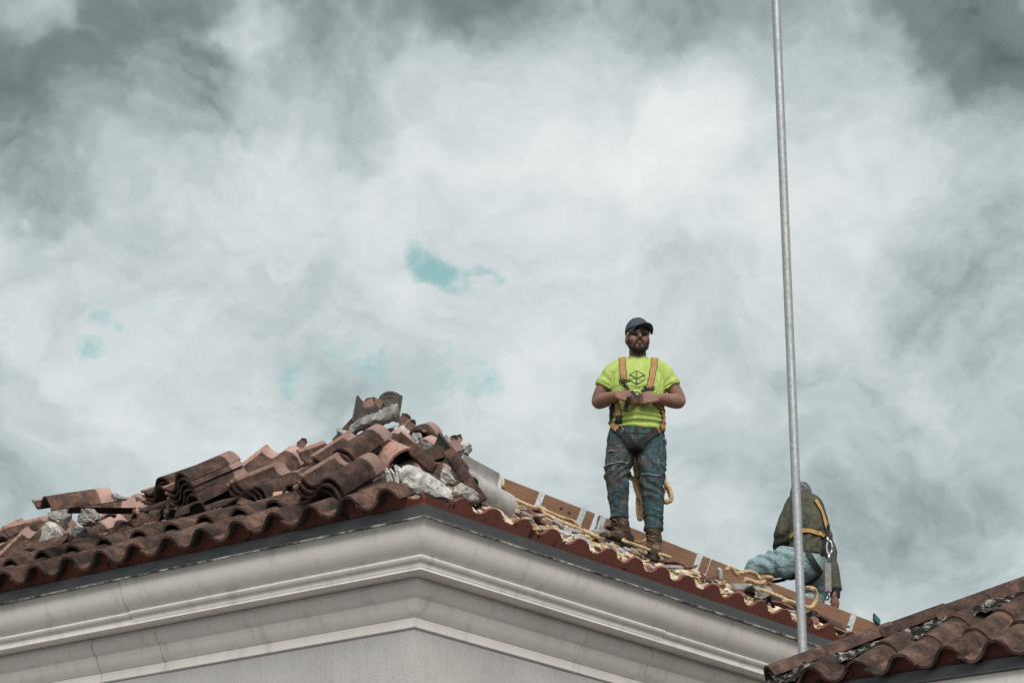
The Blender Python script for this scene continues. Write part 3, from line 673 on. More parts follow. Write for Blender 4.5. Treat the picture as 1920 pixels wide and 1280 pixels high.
chunk(150, 1000, YL_(150, 1000, .15), (.085, .06, .045), 37, 'grey mortar rubble between the white lump and the two-high stack', rot=.1)
chunk(184, 992, YL_(184, 992, .12), (.05, .05, .04), 38, 'grey mortar piece beneath the two-high stack')
chunk(693, 850, 16.2, (.045, .04, .035), 39, 'cream mortar piece between the salmon tile and the half-round cap')
chunk(752, 812, 17.0, (.06, .06, .07), 40, 'rough grey mortar lump under the end of the mortar arch')
chunk(870, 845, 16.25, (.060, .06, .045), 41, 'tan and grey mortar lump on the skyline behind the cement coated tile', rot=-.3)
chunk(840, 832, 16.3, (.035, .035, .075), 42, 'crumbly dark mortar lump standing beside the reddish tile edge', rot=-.3)
chunk(838, 896, 15.5, (.085, .07, .05), 43, 'dark mortar rubble beneath the slanting reddish tile', rot=.5)
chunk(866, 918, 15.35, (.055, .06, .045), 44, 'pale grey mortar lump at the foot of the slanting reddish tile', rot=.5)
chunk(882, 928, 15.25, (.05, .06, .045), 45, 'grey mortar lump resting on the red eave closure', rot=.6)
chunk(944, 950, 16.3, (.035, .04, .04), 46, 'crushed white mortar at the lower end of the cement coated tile')
chunk(780, 826, 16.8, (.05, .05, .05), 47, 'white mortar fragment under the upside-down tile', rot=.3)
chunk(800, 832, 16.6, (.075, .05, .03), 48, 'long pale mortar fragment near the heap top', rot=.6)
chunk(640, 812, 17.4, (.05, .05, .035), 49, 'speckled mortar crust at the foot of the orange-brown tile')
# curved mortar arch
path = [V((-.155, 0, -.06)), V((-.10, 0, -.005)), V((-.03, 0, .028)), V((.05, 0, .048)), V((.13, 0, .085)), V((.165, 0, .095))]; path = catmull(path, 6); vs_, fs_ = [], []; ns = 12
for i, P in enumerate(path):
    f = i / (len(path) - 1); t_ = (path[min(i + 1, len(path) - 1)] - path[max(i - 1, 0)]).normalized(); up_ = V((-t_.z, 0, t_.x)); rr = (.030 + .030 * f) * (1 if 0 < i < len(path) - 1 else .75)
    for j in range(ns):
        a = j / ns * 6.283; q = P + up_ * (rr * math.sin(a)) + V((0, 1, 0)) * (.07 * math.cos(a)); vs_.append(q * (1) + V((noise.noise(q * 30), noise.noise(q * 30 + V((9, 0, 0))), noise.noise(q * 30 + V((0, 9, 0))))) * .010 + up_ * .012 * noise.noise(q * 60))
for i in range(len(path) - 1):
    for j in range(ns): a = i * ns + j; b = i * ns + (j + 1) % ns; fs_.append((a, b, b + ns, a + ns))
fs_ += [tuple(range(ns)), tuple(range((len(path) - 1) * ns, len(path) * ns))]
me = mkmesh('mortar_arch', vs_, fs_, M['mortar'], 45); recalc(me); o = link('mortar_chunk', me); o.matrix_basis = fr(atY(700, 798, 17.0), RT, FW, UP); tag(o, 'curved grey mortar arch cast off a ridge tile, below the topmost tile', 'mortar', 'mortar lumps')
# ---- shards
SH = [shard_mesh(i + 1, .04 + .007 * (i % 4), .010 + .002 * (i % 3), 5 + i % 4) for i in range(9)]
SHB = [shard_mesh(i + 30, .05, .013, 5 + i % 3, 'tile') for i in range(4)]
def shard(P, x, y, z, me, label, group, s=1.0):
    o = link('tile_shard', me); m_ = fr(P, x, y, z); o.matrix_basis = m_ @ Matrix.Diagonal((s, s, s, 1)); tag(o, label, 'tile fragment', group); return o
def rq(ax=1.0): return Quaternion(V((random.gauss(0, 1), random.gauss(0, 1), random.gauss(0, 1))).normalized(), random.uniform(-ax, ax))
for (px, py, yy, rot, s, lab) in ((694, 754, 17.5, .3, .9, 'ribbed tile scrap lying on the upright topmost tile'), (712, 756, 17.5, -.5, .7, 'reddish tile scrap on top of the heap'), (757, 786, 17.2, 1.0, .8, 'pointed grey tile scrap standing near the mortar arch'), (770, 797, 17.1, .9, .8, 'dark broken tile corner behind the mortar arch'),
                                 (859, 825, 16.4, 1.2, .75, 'pointed orange-brown tile scrap on the skyline'), (566, 832, 17.2, .9, .8, 'pale yellow stained scrap on the skyline between stacks'), (850, 828, 16.3, 1.3, .8, 'thin upright dark scrap near the skyline')):
    q = Quaternion(FW, -rot); o = shard(atY(px, py, yy), q @ RT, q @ UP, (q @ RT).cross(q @ UP), SHB[int(px) % 4], lab, 'tile scraps on the skyline', s)
for k in range(7):
    o = shard(atY(722 + k * 4.5, 898 - k * 1.5, 15.25 - .02 * k), RT, (UP * .2 + FW).normalized(), V((0, 0, 1)), SH[k], 'white mortar splinter standing beside the large white lump', 'white splinters by the corner lump', .8)
    q = Quaternion(UP, random.uniform(-.4, .4)) @ Quaternion(FW, random.uniform(1.1, 1.5)); x = (q @ RT); y = (q @ FW); o.matrix_basis = fr(atY(722 + k * 5, 897 - k * 1.2 + random.uniform(-5, 5), 15.22), x, y, x.cross(y)); o.data = SH[k]
    o.data = shard_mesh(70 + k, .045, .012, 6, 'mortar')
# ------------------------------------------------------------------ right face: foam, shards
FO = [rock_mesh('foam_patch', 80 + i, (.085 + .012 * (i % 3), .065 + .01 * (i % 2), .030 + .004 * (i % 3)), M['foam'], 3, .34, 2, 2.8) for i in range(7)]
def rface(P, rz, sc=(1, 1, 1), tx=0.0, ty=0.0):
    q = Quaternion(nR, rz) @ Quaternion(uR, tx) @ Quaternion(yR, ty)
    return fr(P, q @ uR, q @ yR, q @ nR) @ Matrix.Diagonal((*sc, 1))
def foam(s, t, h, k, sc=(1, 1, 1), rz=None):
    o = link('foam_patch', FO[k % 7]); o.matrix_basis = rface(RP(s, t, h), random.uniform(0, 6.28) if rz is None else rz, sc); adopt(o, roof)
inR = lambda s, t: t < SIDE - s - .14 and t < s + .1
for k in range(26):                              # foam filling each dip of the closure
    s = sB + TP * k + .086 + random.uniform(-.008, .008)
    if .3 < s < SIDE - .1: foam(s, .075, .054, k, (1.0, .9, .95 + random.uniform(-.15, .1)), rz=random.uniform(-.3, .3))
cnt = 0
for r_ in range(1, 12):
    for k in range(26):
        s = sB + TP * k + .086 + random.uniform(-.05, .05); t = .03 + .30 * r_ + random.uniform(-.07, .07)
        if not inR(s, t) or s < .5: continue
        if random.random() < .93: foam(s, t, .022 + random.uniform(0, .03), k + r_, tuple(random.uniform(.75, 1.35) for _ in range(3)))
        if random.random() < .6: foam(s + TP / 2, t + .12, .018 + random.uniform(0, .028), k + r_ + 3, tuple(random.uniform(.6, 1.1) for _ in range(3)))
for k in range(260):
    s = random.uniform(.7, SIDE); t = random.uniform(.14, 3.2)
    if not inR(s, t): continue
    m_ = rface(RP(s, t, .045 + random.uniform(0, .035)), random.uniform(0, 6.28), (1, 1, 1), random.uniform(-.45, .45), random.uniform(-.45, .45)); sc_ = random.uniform(.7, 1.5)
    o = link('tile_shard', random.choice(SH)); o.matrix_basis = m_ @ Matrix.Diagonal((sc_, sc_, sc_, 1)); tag(o, 'small broken tile flake among foam on the stripped slope', 'tile fragment', 'flakes littering the stripped slope')
vs_, fs_ = [], []                                # crumbs nobody could count
for k in range(900):
    s = random.uniform(.5, SIDE - .2); t = random.uniform(.06, 3.3)
    if not inR(s, t): continue
    P = RP(s, t, random.uniform(.02, .06)); b0 = len(vs_); r_ = random.uniform(.008, .026); q = rq(3.1)
    for d_ in ((1, 0, 0), (-1, 0, 0), (0, 1, 0), (0, -1, 0), (0, 0, 1), (0, 0, -1)): vs_.append(P + q @ V((d_[0] * r_ * 1.5, d_[1] * r_, d_[2] * r_ * .7)) * random.uniform(.7, 1.2))
    fs_ += [(b0 + a, b0 + b, b0 + c) for a, b, c in ((0, 2, 4), (2, 1, 4), (1, 3, 4), (3, 0, 4), (2, 0, 5), (1, 2, 5), (3, 1, 5), (0, 3, 5))]
m = Mat('crumbs', .9, .15); f = m.noise(21, 3, .6); m.color(m.ramp(f, [(.36, (.09, .05, .04)), (.44, (.20, .12, .095)), (.5, (.36, .29, .22)), (.57, (.30, .295, .30)), (.64, (.60, .54, .44))], 'CONSTANT'))
me = mkmesh('rubble_crumbs', vs_, fs_, m.m, smooth=False); recalc(me); tag(link('rubble_crumbs', me), 'loose crumbs of foam, mortar and tile strewn over the stripped slope', 'rubble', kind='stuff')
# larger pieces on the stripped slope
def colR(px, t, h):
    lo, hi = t - 1, SIDE + 1                     # the point of the right slope at height t in image column px
    for _ in range(40):
        s = (lo + hi) / 2; d = RP(s, t, h) - CAM
        if 960 + FPX * d.x / d.dot(FW) < px: lo = s
        else: hi = s
    return RP(lo, t, h)
def lieR(px, py, h, t0, dt=.3):
    P = onR(px, py, h); t = min(max((P - E0).dot(uL), t0 - dt), t0 + dt); return colR(px, t, h)
def RPc(px, py, h):
    P = onR(px, py, h); q = P - E0; s, t = q.dot(uR), q.dot(uL); t = min(max(t, .12), max(.15, 3.2 - (px - 940) * .0045)); return colR(px, t, h)
def rpiece(px, py, me, label, rz, h=.05, s=1.0, tx=0.0, ty=0.0, name='tile_fragment'):
    o = link(name, me); o.matrix_basis = rface(RPc(px, py, h), rz, (s, s, s), tx, ty); tag(o, label, 'tile fragment', 'broken tiles on the stripped slope'); return o
rpiece(1194, 1034, THALF[2], 'pale curved tile piece in front of the standing man, under his boots', 1.2, .045, .8, .1, -.2)
rpiece(1222, 1046, THALF[1], 'dark curled tile piece below the boots of the standing man', .9, .04, .75, 0, .2)
rpiece(1368, 1098, GREY, 'grey cement coated tile lying along the slope near the rope knot', -1.3, .07, .72, .1, 0)
rpiece(1345, 1076, SH[4], 'upright grey tile scrap beside the cement coated tile', .5, .10, 1.9, 1.2, .3)
rpiece(1412, 1112, SH[6], 'grey speckled plate leaning near the dark straps', .3, .07, 2.0, .9, .2)
rpiece(1428, 1118, THALF[0], 'reddish tile strip lying beneath the dark straps', -1.1, .05, .7)
rpiece(1335, 1098, THALF[1], 'grey curved tile sliver near the eave below the rope knot', -1.4, .04, .6, .2, .3)
rpiece(1380, 1120, THALF[2], 'slim curved sliver just above the eave closure', -1.3, .04, .6, .2, .2)
rpiece(1008, 948, SH[2], 'grey plate against the hip board by the first metal strap', .2, .05, 1.6, .6, 0)
rpiece(985, 940, SH[5], 'pale plate lying under the yellow rope', .8, .05, 1.5, .3, .2)
rpiece(1140, 1008, SH[7], 'grey plate by the toe of the standing man', .2, .05, 1.7, .5, .2)
rpiece(1600, 1172, THALF[1], 'curved grey tile end near the metal strap, next to the lower roof', 1.0, .05, .75)
# green bracket at the right
P = hipR(a_of(1640)) + hu * .16; o = link('plastic_bracket', boxmesh('plastic_bracket', P - hd * .03, hd * .06 + hu * .03, hn * .05, hu * .05 + hd * .015, M['bracket_green'], .006)); tag(o, 'small dark green plastic block perched at the end of the hip board', 'block')
# ------------------------------------------------------------------ ropes
def rope_mesh(name, pts, r=.0105, lay=.085, sub=14, ns=12):
    P = catmull(pts, sub); vs_, fs_ = [], []; s = 0; nrm = V((.3, .5, .8))
    for i, p in enumerate(P):
        t_ = (P[min(i + 1, len(P) - 1)] - P[max(i - 1, 0)]); t_ = t_.normalized() if t_.length > 1e-7 else V((1, 0, 0))
        nrm = (nrm - t_ * nrm.dot(t_)); nrm = nrm.normalized() if nrm.length > 1e-5 else t_.orthogonal().normalized(); b_ = t_.cross(nrm)
        if i: s += (p - P[i - 1]).length
        for j in range(ns):
            a = j / ns * 6.283; rr = r * (.70 + .44 * abs(math.cos(1.5 * (a - s / lay * 6.283 / 1.0)))); vs_.append(p + (nrm * math.cos(a) + b_ * math.sin(a)) * rr)
    for i in range(len(P) - 1):
        for j in range(ns): a = i * ns + j; b = i * ns + (j + 1) % ns; fs_.append((a, b, b + ns, a + ns))
    fs_ += [tuple(range(ns)), tuple(range((len(P) - 1) * ns, len(P) * ns))]
    me = mkmesh(name, vs_, fs_, M['rope'], 80); recalc(me); return me
def rope_on_roof(pxs, label, h=.115, r=.0115, group='yellow rope lengths on the roof', t0=(1, 1), dt=.3):
    n_ = len(pxs); pts = [lieR(x, y, h + (e[0] if e else 0), t0[0] + (t0[1] - t0[0]) * i / (n_ - 1), dt) for i, (x, y, *e) in enumerate(pxs)]
    o = link('rope', rope_mesh('rope', pts, r)); tag(o, label, 'rope', group); return o
rope_on_roof([(943, 905, .10), (944, 918, .06), (952, 928), (968, 936), (990, 946), (1010, 954), (1030, 968), (1050, 984), (1070, 990), (1090, 992), (1108, 1002), (1124, 1014)], 'yellow rope running from the cement coated tile to the boots of the standing man', h=.09, t0=(2.45, 1.5), dt=.5)
rope_on_roof([(1008, 954), (1030, 966), (1055, 972), (1075, 976), (1088, 988)], 'second yellow rope strand lying against the hip board', h=.09, t0=(2.5, 2.0), dt=.4)
rope_on_roof([(1226, 990, .12), (1218, 1000, .06), (1200, 1006), (1180, 1010), (1168, 1020), (1190, 1022), (1210, 1030), (1240, 1042), (1256, 1052), (1250, 1060), (1236, 1058)], 'yellow rope curling around the boots of the standing man', t0=(1.5, 1.3), dt=.25)
rope_on_roof([(1362, 1075, .06), (1370, 1070, .09), (1380, 1078, .06), (1395, 1074, .09), (1412, 1072, .10), (1424, 1082, .08), (1432, 1092, .07), (1420, 1096, .05), (1405, 1090, .05), (1398, 1086, .05)], 'thick yellow rope loop knotted around the wooden peg', r=.016, t0=(.95, .85), dt=.12)
rope_on_roof([(1398, 1092, .04), (1420, 1090, .05), (1440, 1084, .09), (1448, 1080, .10), (1444, 1076, .11), (1430, 1080, .1)], 'yellow rope end tied round the wooden peg', r=.014, t0=(.85, .8), dt=.1)
rope_on_roof([(1512, 1100, .14), (1522, 1102, .16), (1529, 1112, .15), (1530, 1128, .10), (1524, 1146, .05), (1516, 1152, .03), (1500, 1146, .03), (1480, 1136, .03), (1470, 1140, .02)], 'yellow rope loop rising by the foot of the steel pole', r=.014, t0=(.5, .4), dt=.12)
rope_on_roof([(1420, 1112, .02), (1432, 1120, .03), (1450, 1124, .03), (1468, 1130, .03), (1490, 1140, .02)], 'frayed yellow rope lying under the dark straps', t0=(.7, .5), dt=.12)
pg = lieR(1436, 1086, .09, .85, .05); o = link('wooden_peg', boxmesh('wooden_peg', pg - hd * .012 - ZZ * .1, hd * .028, hn * .02, ZZ * .20 + hd * -.03, M['lumber'], .003)); tag(o, 'short wooden peg sticking up with rope tied to it', 'peg')
# tangled dark straps near the kneeling worker
M_band = M['black_web']
def band(pts, wid, nrm, th=.004):
    P = catmull(pts, 8); vs_, fs_ = [], []
    for i, p in enumerate(P):
        t_ = (P[min(i + 1, len(P) - 1)] - P[max(i - 1, 0)]).normalized(); n_ = nrm[min(len(nrm) - 1, i * len(nrm) // len(P))] if isinstance(nrm, list) else nrm
        n_ = (n_ - t_ * n_.dot(t_)).normalized(); x = t_.cross(n_)
        for (a, b) in ((-.5, 0), (.5, 0), (.5, 1), (-.5, 1)): vs_.append(p + x * (a * wid) + n_ * (b * th))
    for i in range(len(P) - 1):
        for j in range(4): a = i * 4 + j; b = i * 4 + (j + 1) % 4; fs_.append((a, b, b + 4, a + 4))
    fs_ += [(3, 2, 1, 0), tuple(range((len(P) - 1) * 4, len(P) * 4))]
    return vs_, fs_
o_ = empty('strap_bundle', lieR(1480, 1125, .02, .55, .1)); tag(o_, 'tangle of black harness straps lying on the slope by the pole', 'straps')
for pl in ([(1442, 1112, .06), (1446, 1102, .10), (1462, 1097, .12), (1482, 1098, .13), (1498, 1102, .10), (1500, 1112, .06)], [(1444, 1120, .04), (1456, 1128, .05), (1474, 1126, .06), (1492, 1118, .08)], [(1506, 1126, .05), (1516, 1130, .08), (1526, 1124, .11), (1532, 1134, .08), (1528, 1146, .04)], [(1455, 1106, .05), (1462, 1116, .07), (1478, 1112, .08)], [(1520, 1150, .04), (1540, 1156, .04), (1556, 1158, .03)]):
    vs_, fs_ = band([lieR(x, y, h, .58 - (x - 1480) * .003, .1) for x, y, h in pl], .045, (nR * .6 - FW * .8).normalized()); me = mkmesh('strap', vs_, fs_, M_band, 40); recalc(me); link('strap', me, None, o_)
# ------------------------------------------------------------------ people
def tube(bm, pts, rad, ns=18, cap=True, nrm=None, taper_ends=.55):
    """closed lofted tube; rad entries are r or (rx, ry): rx along the side axis, ry along the depth axis"""
    P = [V(p) for p in pts]; rings = []
    side = V((1, 0, 0))
    for i, p in enumerate(P):
        t_ = (P[min(i + 1, len(P) - 1)] - P[max(i - 1, 0)]).normalized()
        x = side - t_ * side.dot(t_)
        if x.length < .25: x = V((0, 1, 0)) - t_ * t_.y
        x.normalize(); y = t_.cross(x); r = rad[i]; rx, ry = r if isinstance(r, tuple) else (r, r)
        rings.append([bm.verts.new(p + x * (rx * math.cos(a)) + y * (ry * math.sin(a))) for a in [k / ns * 6.28318 for k in range(ns)]])
    for a, b in zip(rings, rings[1:]):
        for k in range(ns): bm.faces.new((a[k], a[(k + 1) % ns], b[(k + 1) % ns], b[k]))
    bm.faces.new(rings[0][::-1]); bm.faces.new(rings[-1])
def ctube(bm, pts, rad, n=4, **k):
    """tube along a smooth curve through the points"""
    pts = [V(p) for p in pts]; rr = [V((r if isinstance(r, tuple) else (r, r)) + (0,)) for r in rad]
    tube(bm, catmull(pts, n), [(q.x, q.y) for q in catmull(rr, n)], **k)
def ell(bm, c, r, rot=None, seg=20):
    mt = Matrix.Translation(c) @ (rot.to_matrix().to_4x4() if rot else Matrix.Identity(4)) @ Matrix.Diagonal((*r, 1))
    bmesh.ops.create_uvsphere(bm, u_segments=seg, v_segments=seg // 2 + 2, radius=1, matrix=mt)
def fuse(name, bm, voxel, smooth=3, mat=None, fold=None):
    bmesh.ops.recalc_face_normals(bm, faces=bm.faces)
    me = bpy.data.meshes.new(name); bm.to_mesh(me); bm.free()
    o = bpy.data.objects.new(name, me); col.objects.link(o)
    r = o.modifiers.new('r', 'REMESH'); r.mode = 'VOXEL'; r.voxel_size = voxel
    if smooth: q = o.modifiers.new('s', 'SMOOTH'); q.factor = .5; q.iterations = smooth
    dg = bpy.context.evaluated_depsgraph_get(); dg.update()
    me2 = bpy.data.meshes.new_from_object(o.evaluated_get(dg)); bpy.data.objects.remove(o); bpy.data.meshes.remove(me)
    me2.name = name
    if fold:
        nn = [v.normal.copy() for v in me2.vertices]
        for v, n_ in zip(me2.vertices, nn): v.co += n_ * fold(v.co)
    me2.polygons.foreach_set('use_smooth', [True] * len(me2.polygons)); me2.materials.clear()
    if mat: me2.materials.append(mat)
    me2.update(); return me2
def bvh(me): return BVHTree.FromPolygons([v.co.copy() for v in me.vertices], [tuple(p.vertices) for p in me.polygons])
# cloth and skin
m = Mat('skin', .55, .35); f = m.noise(30, 5, .6); b = m.noise(5, 3, .5); z = m.xyz()[2]
c = m.ramp(b, [(.35, (.150, .078, .054)), (.65, (.225, .124, .088))]); c = m.mix(m.step(f, .55, .75, 0, .35), c, (.13, .065, .045)); m.color(c); m.b.inputs['Subsurface Weight'].default_value = .08; m.b.inputs['Subsurface Radius'].default_value = (.01, .004, .002); m.bump(f, .15, .003); M['skin'] = m.m
m = Mat('lime_shirt', .85, .15); f = m.noise(5, 6, .62, dist=.5); f2 = m.noise(26, 6, .68); wv = m.noise(300, 2, .5)
c = m.ramp(f2, [(.3, (.315, .42, .105)), (.7, (.395, .50, .155))]); c = m.mix(m.step(f, .56, .70, 0, .5), c, (.27, .34, .10)); c = m.mix(m.step(f2, .64, .74, 0, .35), c, (.22, .26, .11)); m.color(c); m.bump(m.noise(11, 5, .55, (1.7, 1.7, .6), 1.0), .7, .028); M['lime'] = m.m
m = Mat('dirty_jeans', .9, .12); f = m.noise(7, 7, .68, (1.4, 1, .8), .6); f2 = m.noise(30, 6, .7, (1, 1, .35)); wv = m.noise(220, 2, .5); hor = m.noise(24, 5, .65, (.35, .5, 1.6))
c = m.ramp(f2, [(.3, (.016, .036, .044)), (.55, (.040, .080, .093)), (.75, (.13, .185, .20))]); c = m.mix(m.step(hor, .54, .72, 0, .5), c, (.20, .24, .25)); c = m.mix(m.step(f, .455, .60, 0, .85), c, m.ramp(f2, [(.3, (.022, .018, .016)), (.7, (.115, .098, .090))])); c = m.mix(m.step(m.noise(16, 5, .7, off=(3, 2, 1)), .64, .70, 0, .8), c, (.02, .018, .018)); m.color(c); m.bump(m.noise(16, 5, .6, (1, 1, 1.3), 1.0), .7, .022); M['jeans'] = m.m
m = Mat('light_jeans', .9, .12); f = m.noise(6, 6, .6); f2 = m.noise(36, 6, .7); c = m.ramp(f2, [(.3, (.13, .21, .235)), (.7, (.27, .355, .375))]); c = m.mix(m.step(f, .55, .72, 0, .5), c, (.36, .43, .44)); m.color(c); m.bump(m.noise(12, 4, .6, (1, 1, 1.5), 1.0), .8, .03); M['ljeans'] = m.m
m = Mat('olive_cloth', .9, .12); f = m.noise(6, 6, .6); f2 = m.noise(40, 6, .7); c = m.ramp(f2, [(.3, (.048, .048, .037)), (.7, (.098, .097, .076))]); c = m.mix(m.step(f, .55, .72, 0, .4), c, (.16, .155, .13)); m.color(c); m.bump(m.noise(13, 4, .55, (1.6, 1.6, .45), 1.2), .9, .035); M['olive'] = m.m
m = Mat('boot_leather', .8, .25); f = m.noise(9, 6, .65); f2 = m.noise(50, 6, .7); c = m.ramp(f2, [(.3, (.020, .014, .010)), (.7, (.066, .045, .030))]); c = m.mix(m.step(f, .52, .66, 0, .7), c, (.16, .125, .085)); m.color(c); m.bump(f2, .6, .006); M['boot'] = m.m
m = Mat('cap_cloth', .8, .2); f = m.noise(60, 4, .6); m.color(m.ramp(f, [(.3, (.036, .050, .064)), (.7, (.060, .078, .096))])); m.bump(f, .2, .002); M['cap'] = m.m
m = Mat('beard_hair', .8, .25); f = m.noise(120, 4, .7, (1, 1, .4)); m.color(m.ramp(f, [(.3, (.008, .006, .005)), (.7, (.035, .024, .018))])); m.bump(f, .9, .006); M['hair'] = m.m
m = Mat('lens', .35, .3); m.color((.006, .008, .009)); M['lens'] = m.m
plain('lip', (.24, .10, .085), .5); plain('white_plastic', (.6, .52, .5), .4); plain('print_black', (.012, .016, .010), .8); plain('print_grey', (.09, .12, .04), .8); plain('lace', (.22, .17, .11), .9); plain('glove_brown', (.16, .085, .065), .8); plain('bandana', (.10, .10, .11), .9, var=.8, sc=34); plain('grey_web', (.20, .195, .19), .85)
def webmat(name, base, dark, stripe):
    m = Mat(name, .75, .2); uv = m.n('ShaderNodeTexCoord').outputs['UV']; q = m.xyz(uv); e = m.math('ABSOLUTE', m.math('SUBTRACT', q[0], .5))
    st = m.math('FRACT', m.math('MULTIPLY', q[1], stripe)); f = m.noise(40, 5, .65)
    c = m.ramp(f, [(.3, tuple(v * .75 for v in base)), (.7, base)]); s2 = m.math('MULTIPLY', m.step(st, .55, .62), m.step(e, .36, .33)); c = m.mix(m.math('MULTIPLY', s2, .55), c, dark); c = m.mix(m.step(e, .41, .43), c, (.012, .011, .011)); m.color(c); m.bump(st, .3, .002); M[name] = m.m
webmat('orange_web', (.45, .25, .115), (.17, .085, .04), 90)
webmat('yellow_web', (.50, .31, .11), (.16, .09, .035), 90)
class Person:
    def __init__(s, root, Y0):
        s.root = root; s.Y = Y0; s.o = root.location.copy(); s.k = FPX / depth(s.o); s.trees = []
    def W(s, px, py, dy=0.0): return atY(px, py, s.Y + dy) - s.o     # local point
    def m(s, n): return n / s.k                                      # pixels to metres at this distance
    def add(s, name, me, mat=None, parent=None):
        o = bpy.data.objects.new(name, me); col.objects.link(o); o.parent = parent or s.root
        if mat is not None and len(me.materials) == 0: me.materials.append(mat)
        return o
    def surf(s, px, py):
        d = ray(px, py).normalized(); best = None; org = CAM - s.o
        for t_ in s.trees:
            h = t_.ray_cast(org, d)
            if h[0] is not None and (best is None or h[3] < best[1]): best = (h[0], h[3], h[1])
        return (best[0], best[2]) if best else None
    def strap(s, name, pxs, wid, mat, parent=None, off=.006, th=.004, lift=None, n=7, last=None):
        P = catmull([V((x, y, 0)) for x, y in pxs], n); pts, nr = [], []
        for q in P:
            h = s.surf(q.x, q.y)
            if h is None:
                if not pts: continue
                dY = (pts[-1] + s.o).y; p_ = atY(q.x, q.y, dY) - s.o; n_ = nr[-1]
            else:
                n_ = h[1] if h[1].dot(FW) < 0 else -h[1]; p_ = h[0] + n_ * off
            pts.append(p_); nr.append(n_)
        for _ in range(2): pts = [pts[0]] + [(pts[i - 1] + pts[i] * 2 + pts[i + 1]) / 4 for i in range(1, len(pts) - 1)] + [pts[-1]]; nr = [nr[0]] + [(nr[i - 1] + nr[i] + nr[i + 1]).normalized() for i in range(1, len(nr) - 1)] + [nr[-1]]
        return s.ribbon(name, pts, nr, wid, mat, parent, th)
    def ribbon(s, name, pts, nr, wid, mat, parent=None, th=.004):
        vs_, fs_, uv = [], [], []; L = 0
        for i, p in enumerate(pts):
            t_ = (pts[min(i + 1, len(pts) - 1)] - pts[max(i - 1, 0)]).normalized(); n_ = nr[i] - t_ * nr[i].dot(t_); n_.normalize(); x = t_.cross(n_)
            if i: L += (p - pts[i - 1]).length
            for (a, b) in ((-.5, 0), (.5, 0), (.5, 1), (-.5, 1)): vs_.append(p + x * (a * wid) + n_ * (b * th)); uv.append((a + .5, L))
        for i in range(len(pts) - 1):
            for j in range(4): a = i * 4 + j; b = i * 4 + (j + 1) % 4; fs_.append((a, b, b + 4, a + 4))
        fs_ += [(3, 2, 1, 0), tuple(range((len(pts) - 1) * 4, len(pts) * 4))]
        me = mkmesh(name, vs_, fs_, mat, 40); ul = me.uv_layers.new(name='UVMap')
        for lp in me.loops: ul.data[lp.index].uv = uv[lp.vertex_index]
        recalc(me); return s.add(name, me, None, parent)
def buckle(pr, px, py, w_, h_, mat, parent, name='buckle', rot=0.0):
    h = pr.surf(px, py)
    if h is None: return
    n_ = h[1] if h[1].dot(FW) < 0 else -h[1]; q = Quaternion(n_, rot); x = RT - n_ * RT.dot(n_); x.normalize(); x = q @ x; y = n_.cross(x); P = h[0] + n_ * .008; bm = bmesh.new()
    bar = [((-w_ / 2, -h_ / 2), (w_ / 2, -h_ / 2)), ((w_ / 2, -h_ / 2), (w_ / 2, h_ / 2)), ((w_ / 2, h_ / 2), (-w_ / 2, h_ / 2)), ((-w_ / 2, h_ / 2), (-w_ / 2, -h_ / 2)), ((-w_ / 2, 0), (w_ / 2, 0))]
    for (a, b) in bar: tube(bm, [P + x * a[0] + y * a[1], P + x * b[0] + y * b[1]], [.0038, .0038], 6)
    me = bpy.data.meshes.new(name); bm.to_mesh(me); bm.free(); recalc(me); pr.add(name, me, mat, parent)
def hand(bm, wr, d, a, bend, curl=(30, 65, 95), sz=1.0, thumb=(.75, -.45, .3), tcurl=.25):
    """wr wrist, d direction of the hand, a from index to little finger, bend: where the finger tips close to"""
    d, a = d.normalized(), (a - d.normalized() * a.dot(d.normalized())).normalized(); n_ = bend - d * bend.dot(d) - a * bend.dot(a); n_.normalize()
    for k in range(4):
        o_ = a * ((k - 1.5) * .020 * sz); tube(bm, [wr - d * .015 + o_ * .55, wr + d * .04 * sz + o_ * .85, wr + d * .088 * sz + o_], [.014 * sz, .0145 * sz, .0125 * sz], 10)
    for k, ln in enumerate((.92, 1.0, .94, .76)):
        p = wr + d * .086 * sz + a * ((k - 1.5) * .0205 * sz); pts = [p]
        for sgl, c_ in zip((.042, .028, .021), curl):
            th = R(c_ + k * 4); p = p + (d * math.cos(th) + n_ * math.sin(th)) * sgl * ln * sz; pts.append(p)
        tube(bm, pts, [.0110 * sz, .0100 * sz, .0092 * sz, .0076 * sz], 10)
    p = wr + d * .018 * sz - a * .024 * sz; q = p + (d * thumb[0] + a * thumb[1] + n_ * thumb[2]).normalized() * .046 * sz; e = q + (d * .9 + a * tcurl + n_ * .35).normalized() * .034 * sz; g = e + (d * .8 + a * (tcurl + .2) + n_ * .5).normalized() * .024 * sz
    tube(bm, [p, q, e, g], [.0145 * sz, .0128 * sz, .0112 * sz, .0085 * sz], 10)
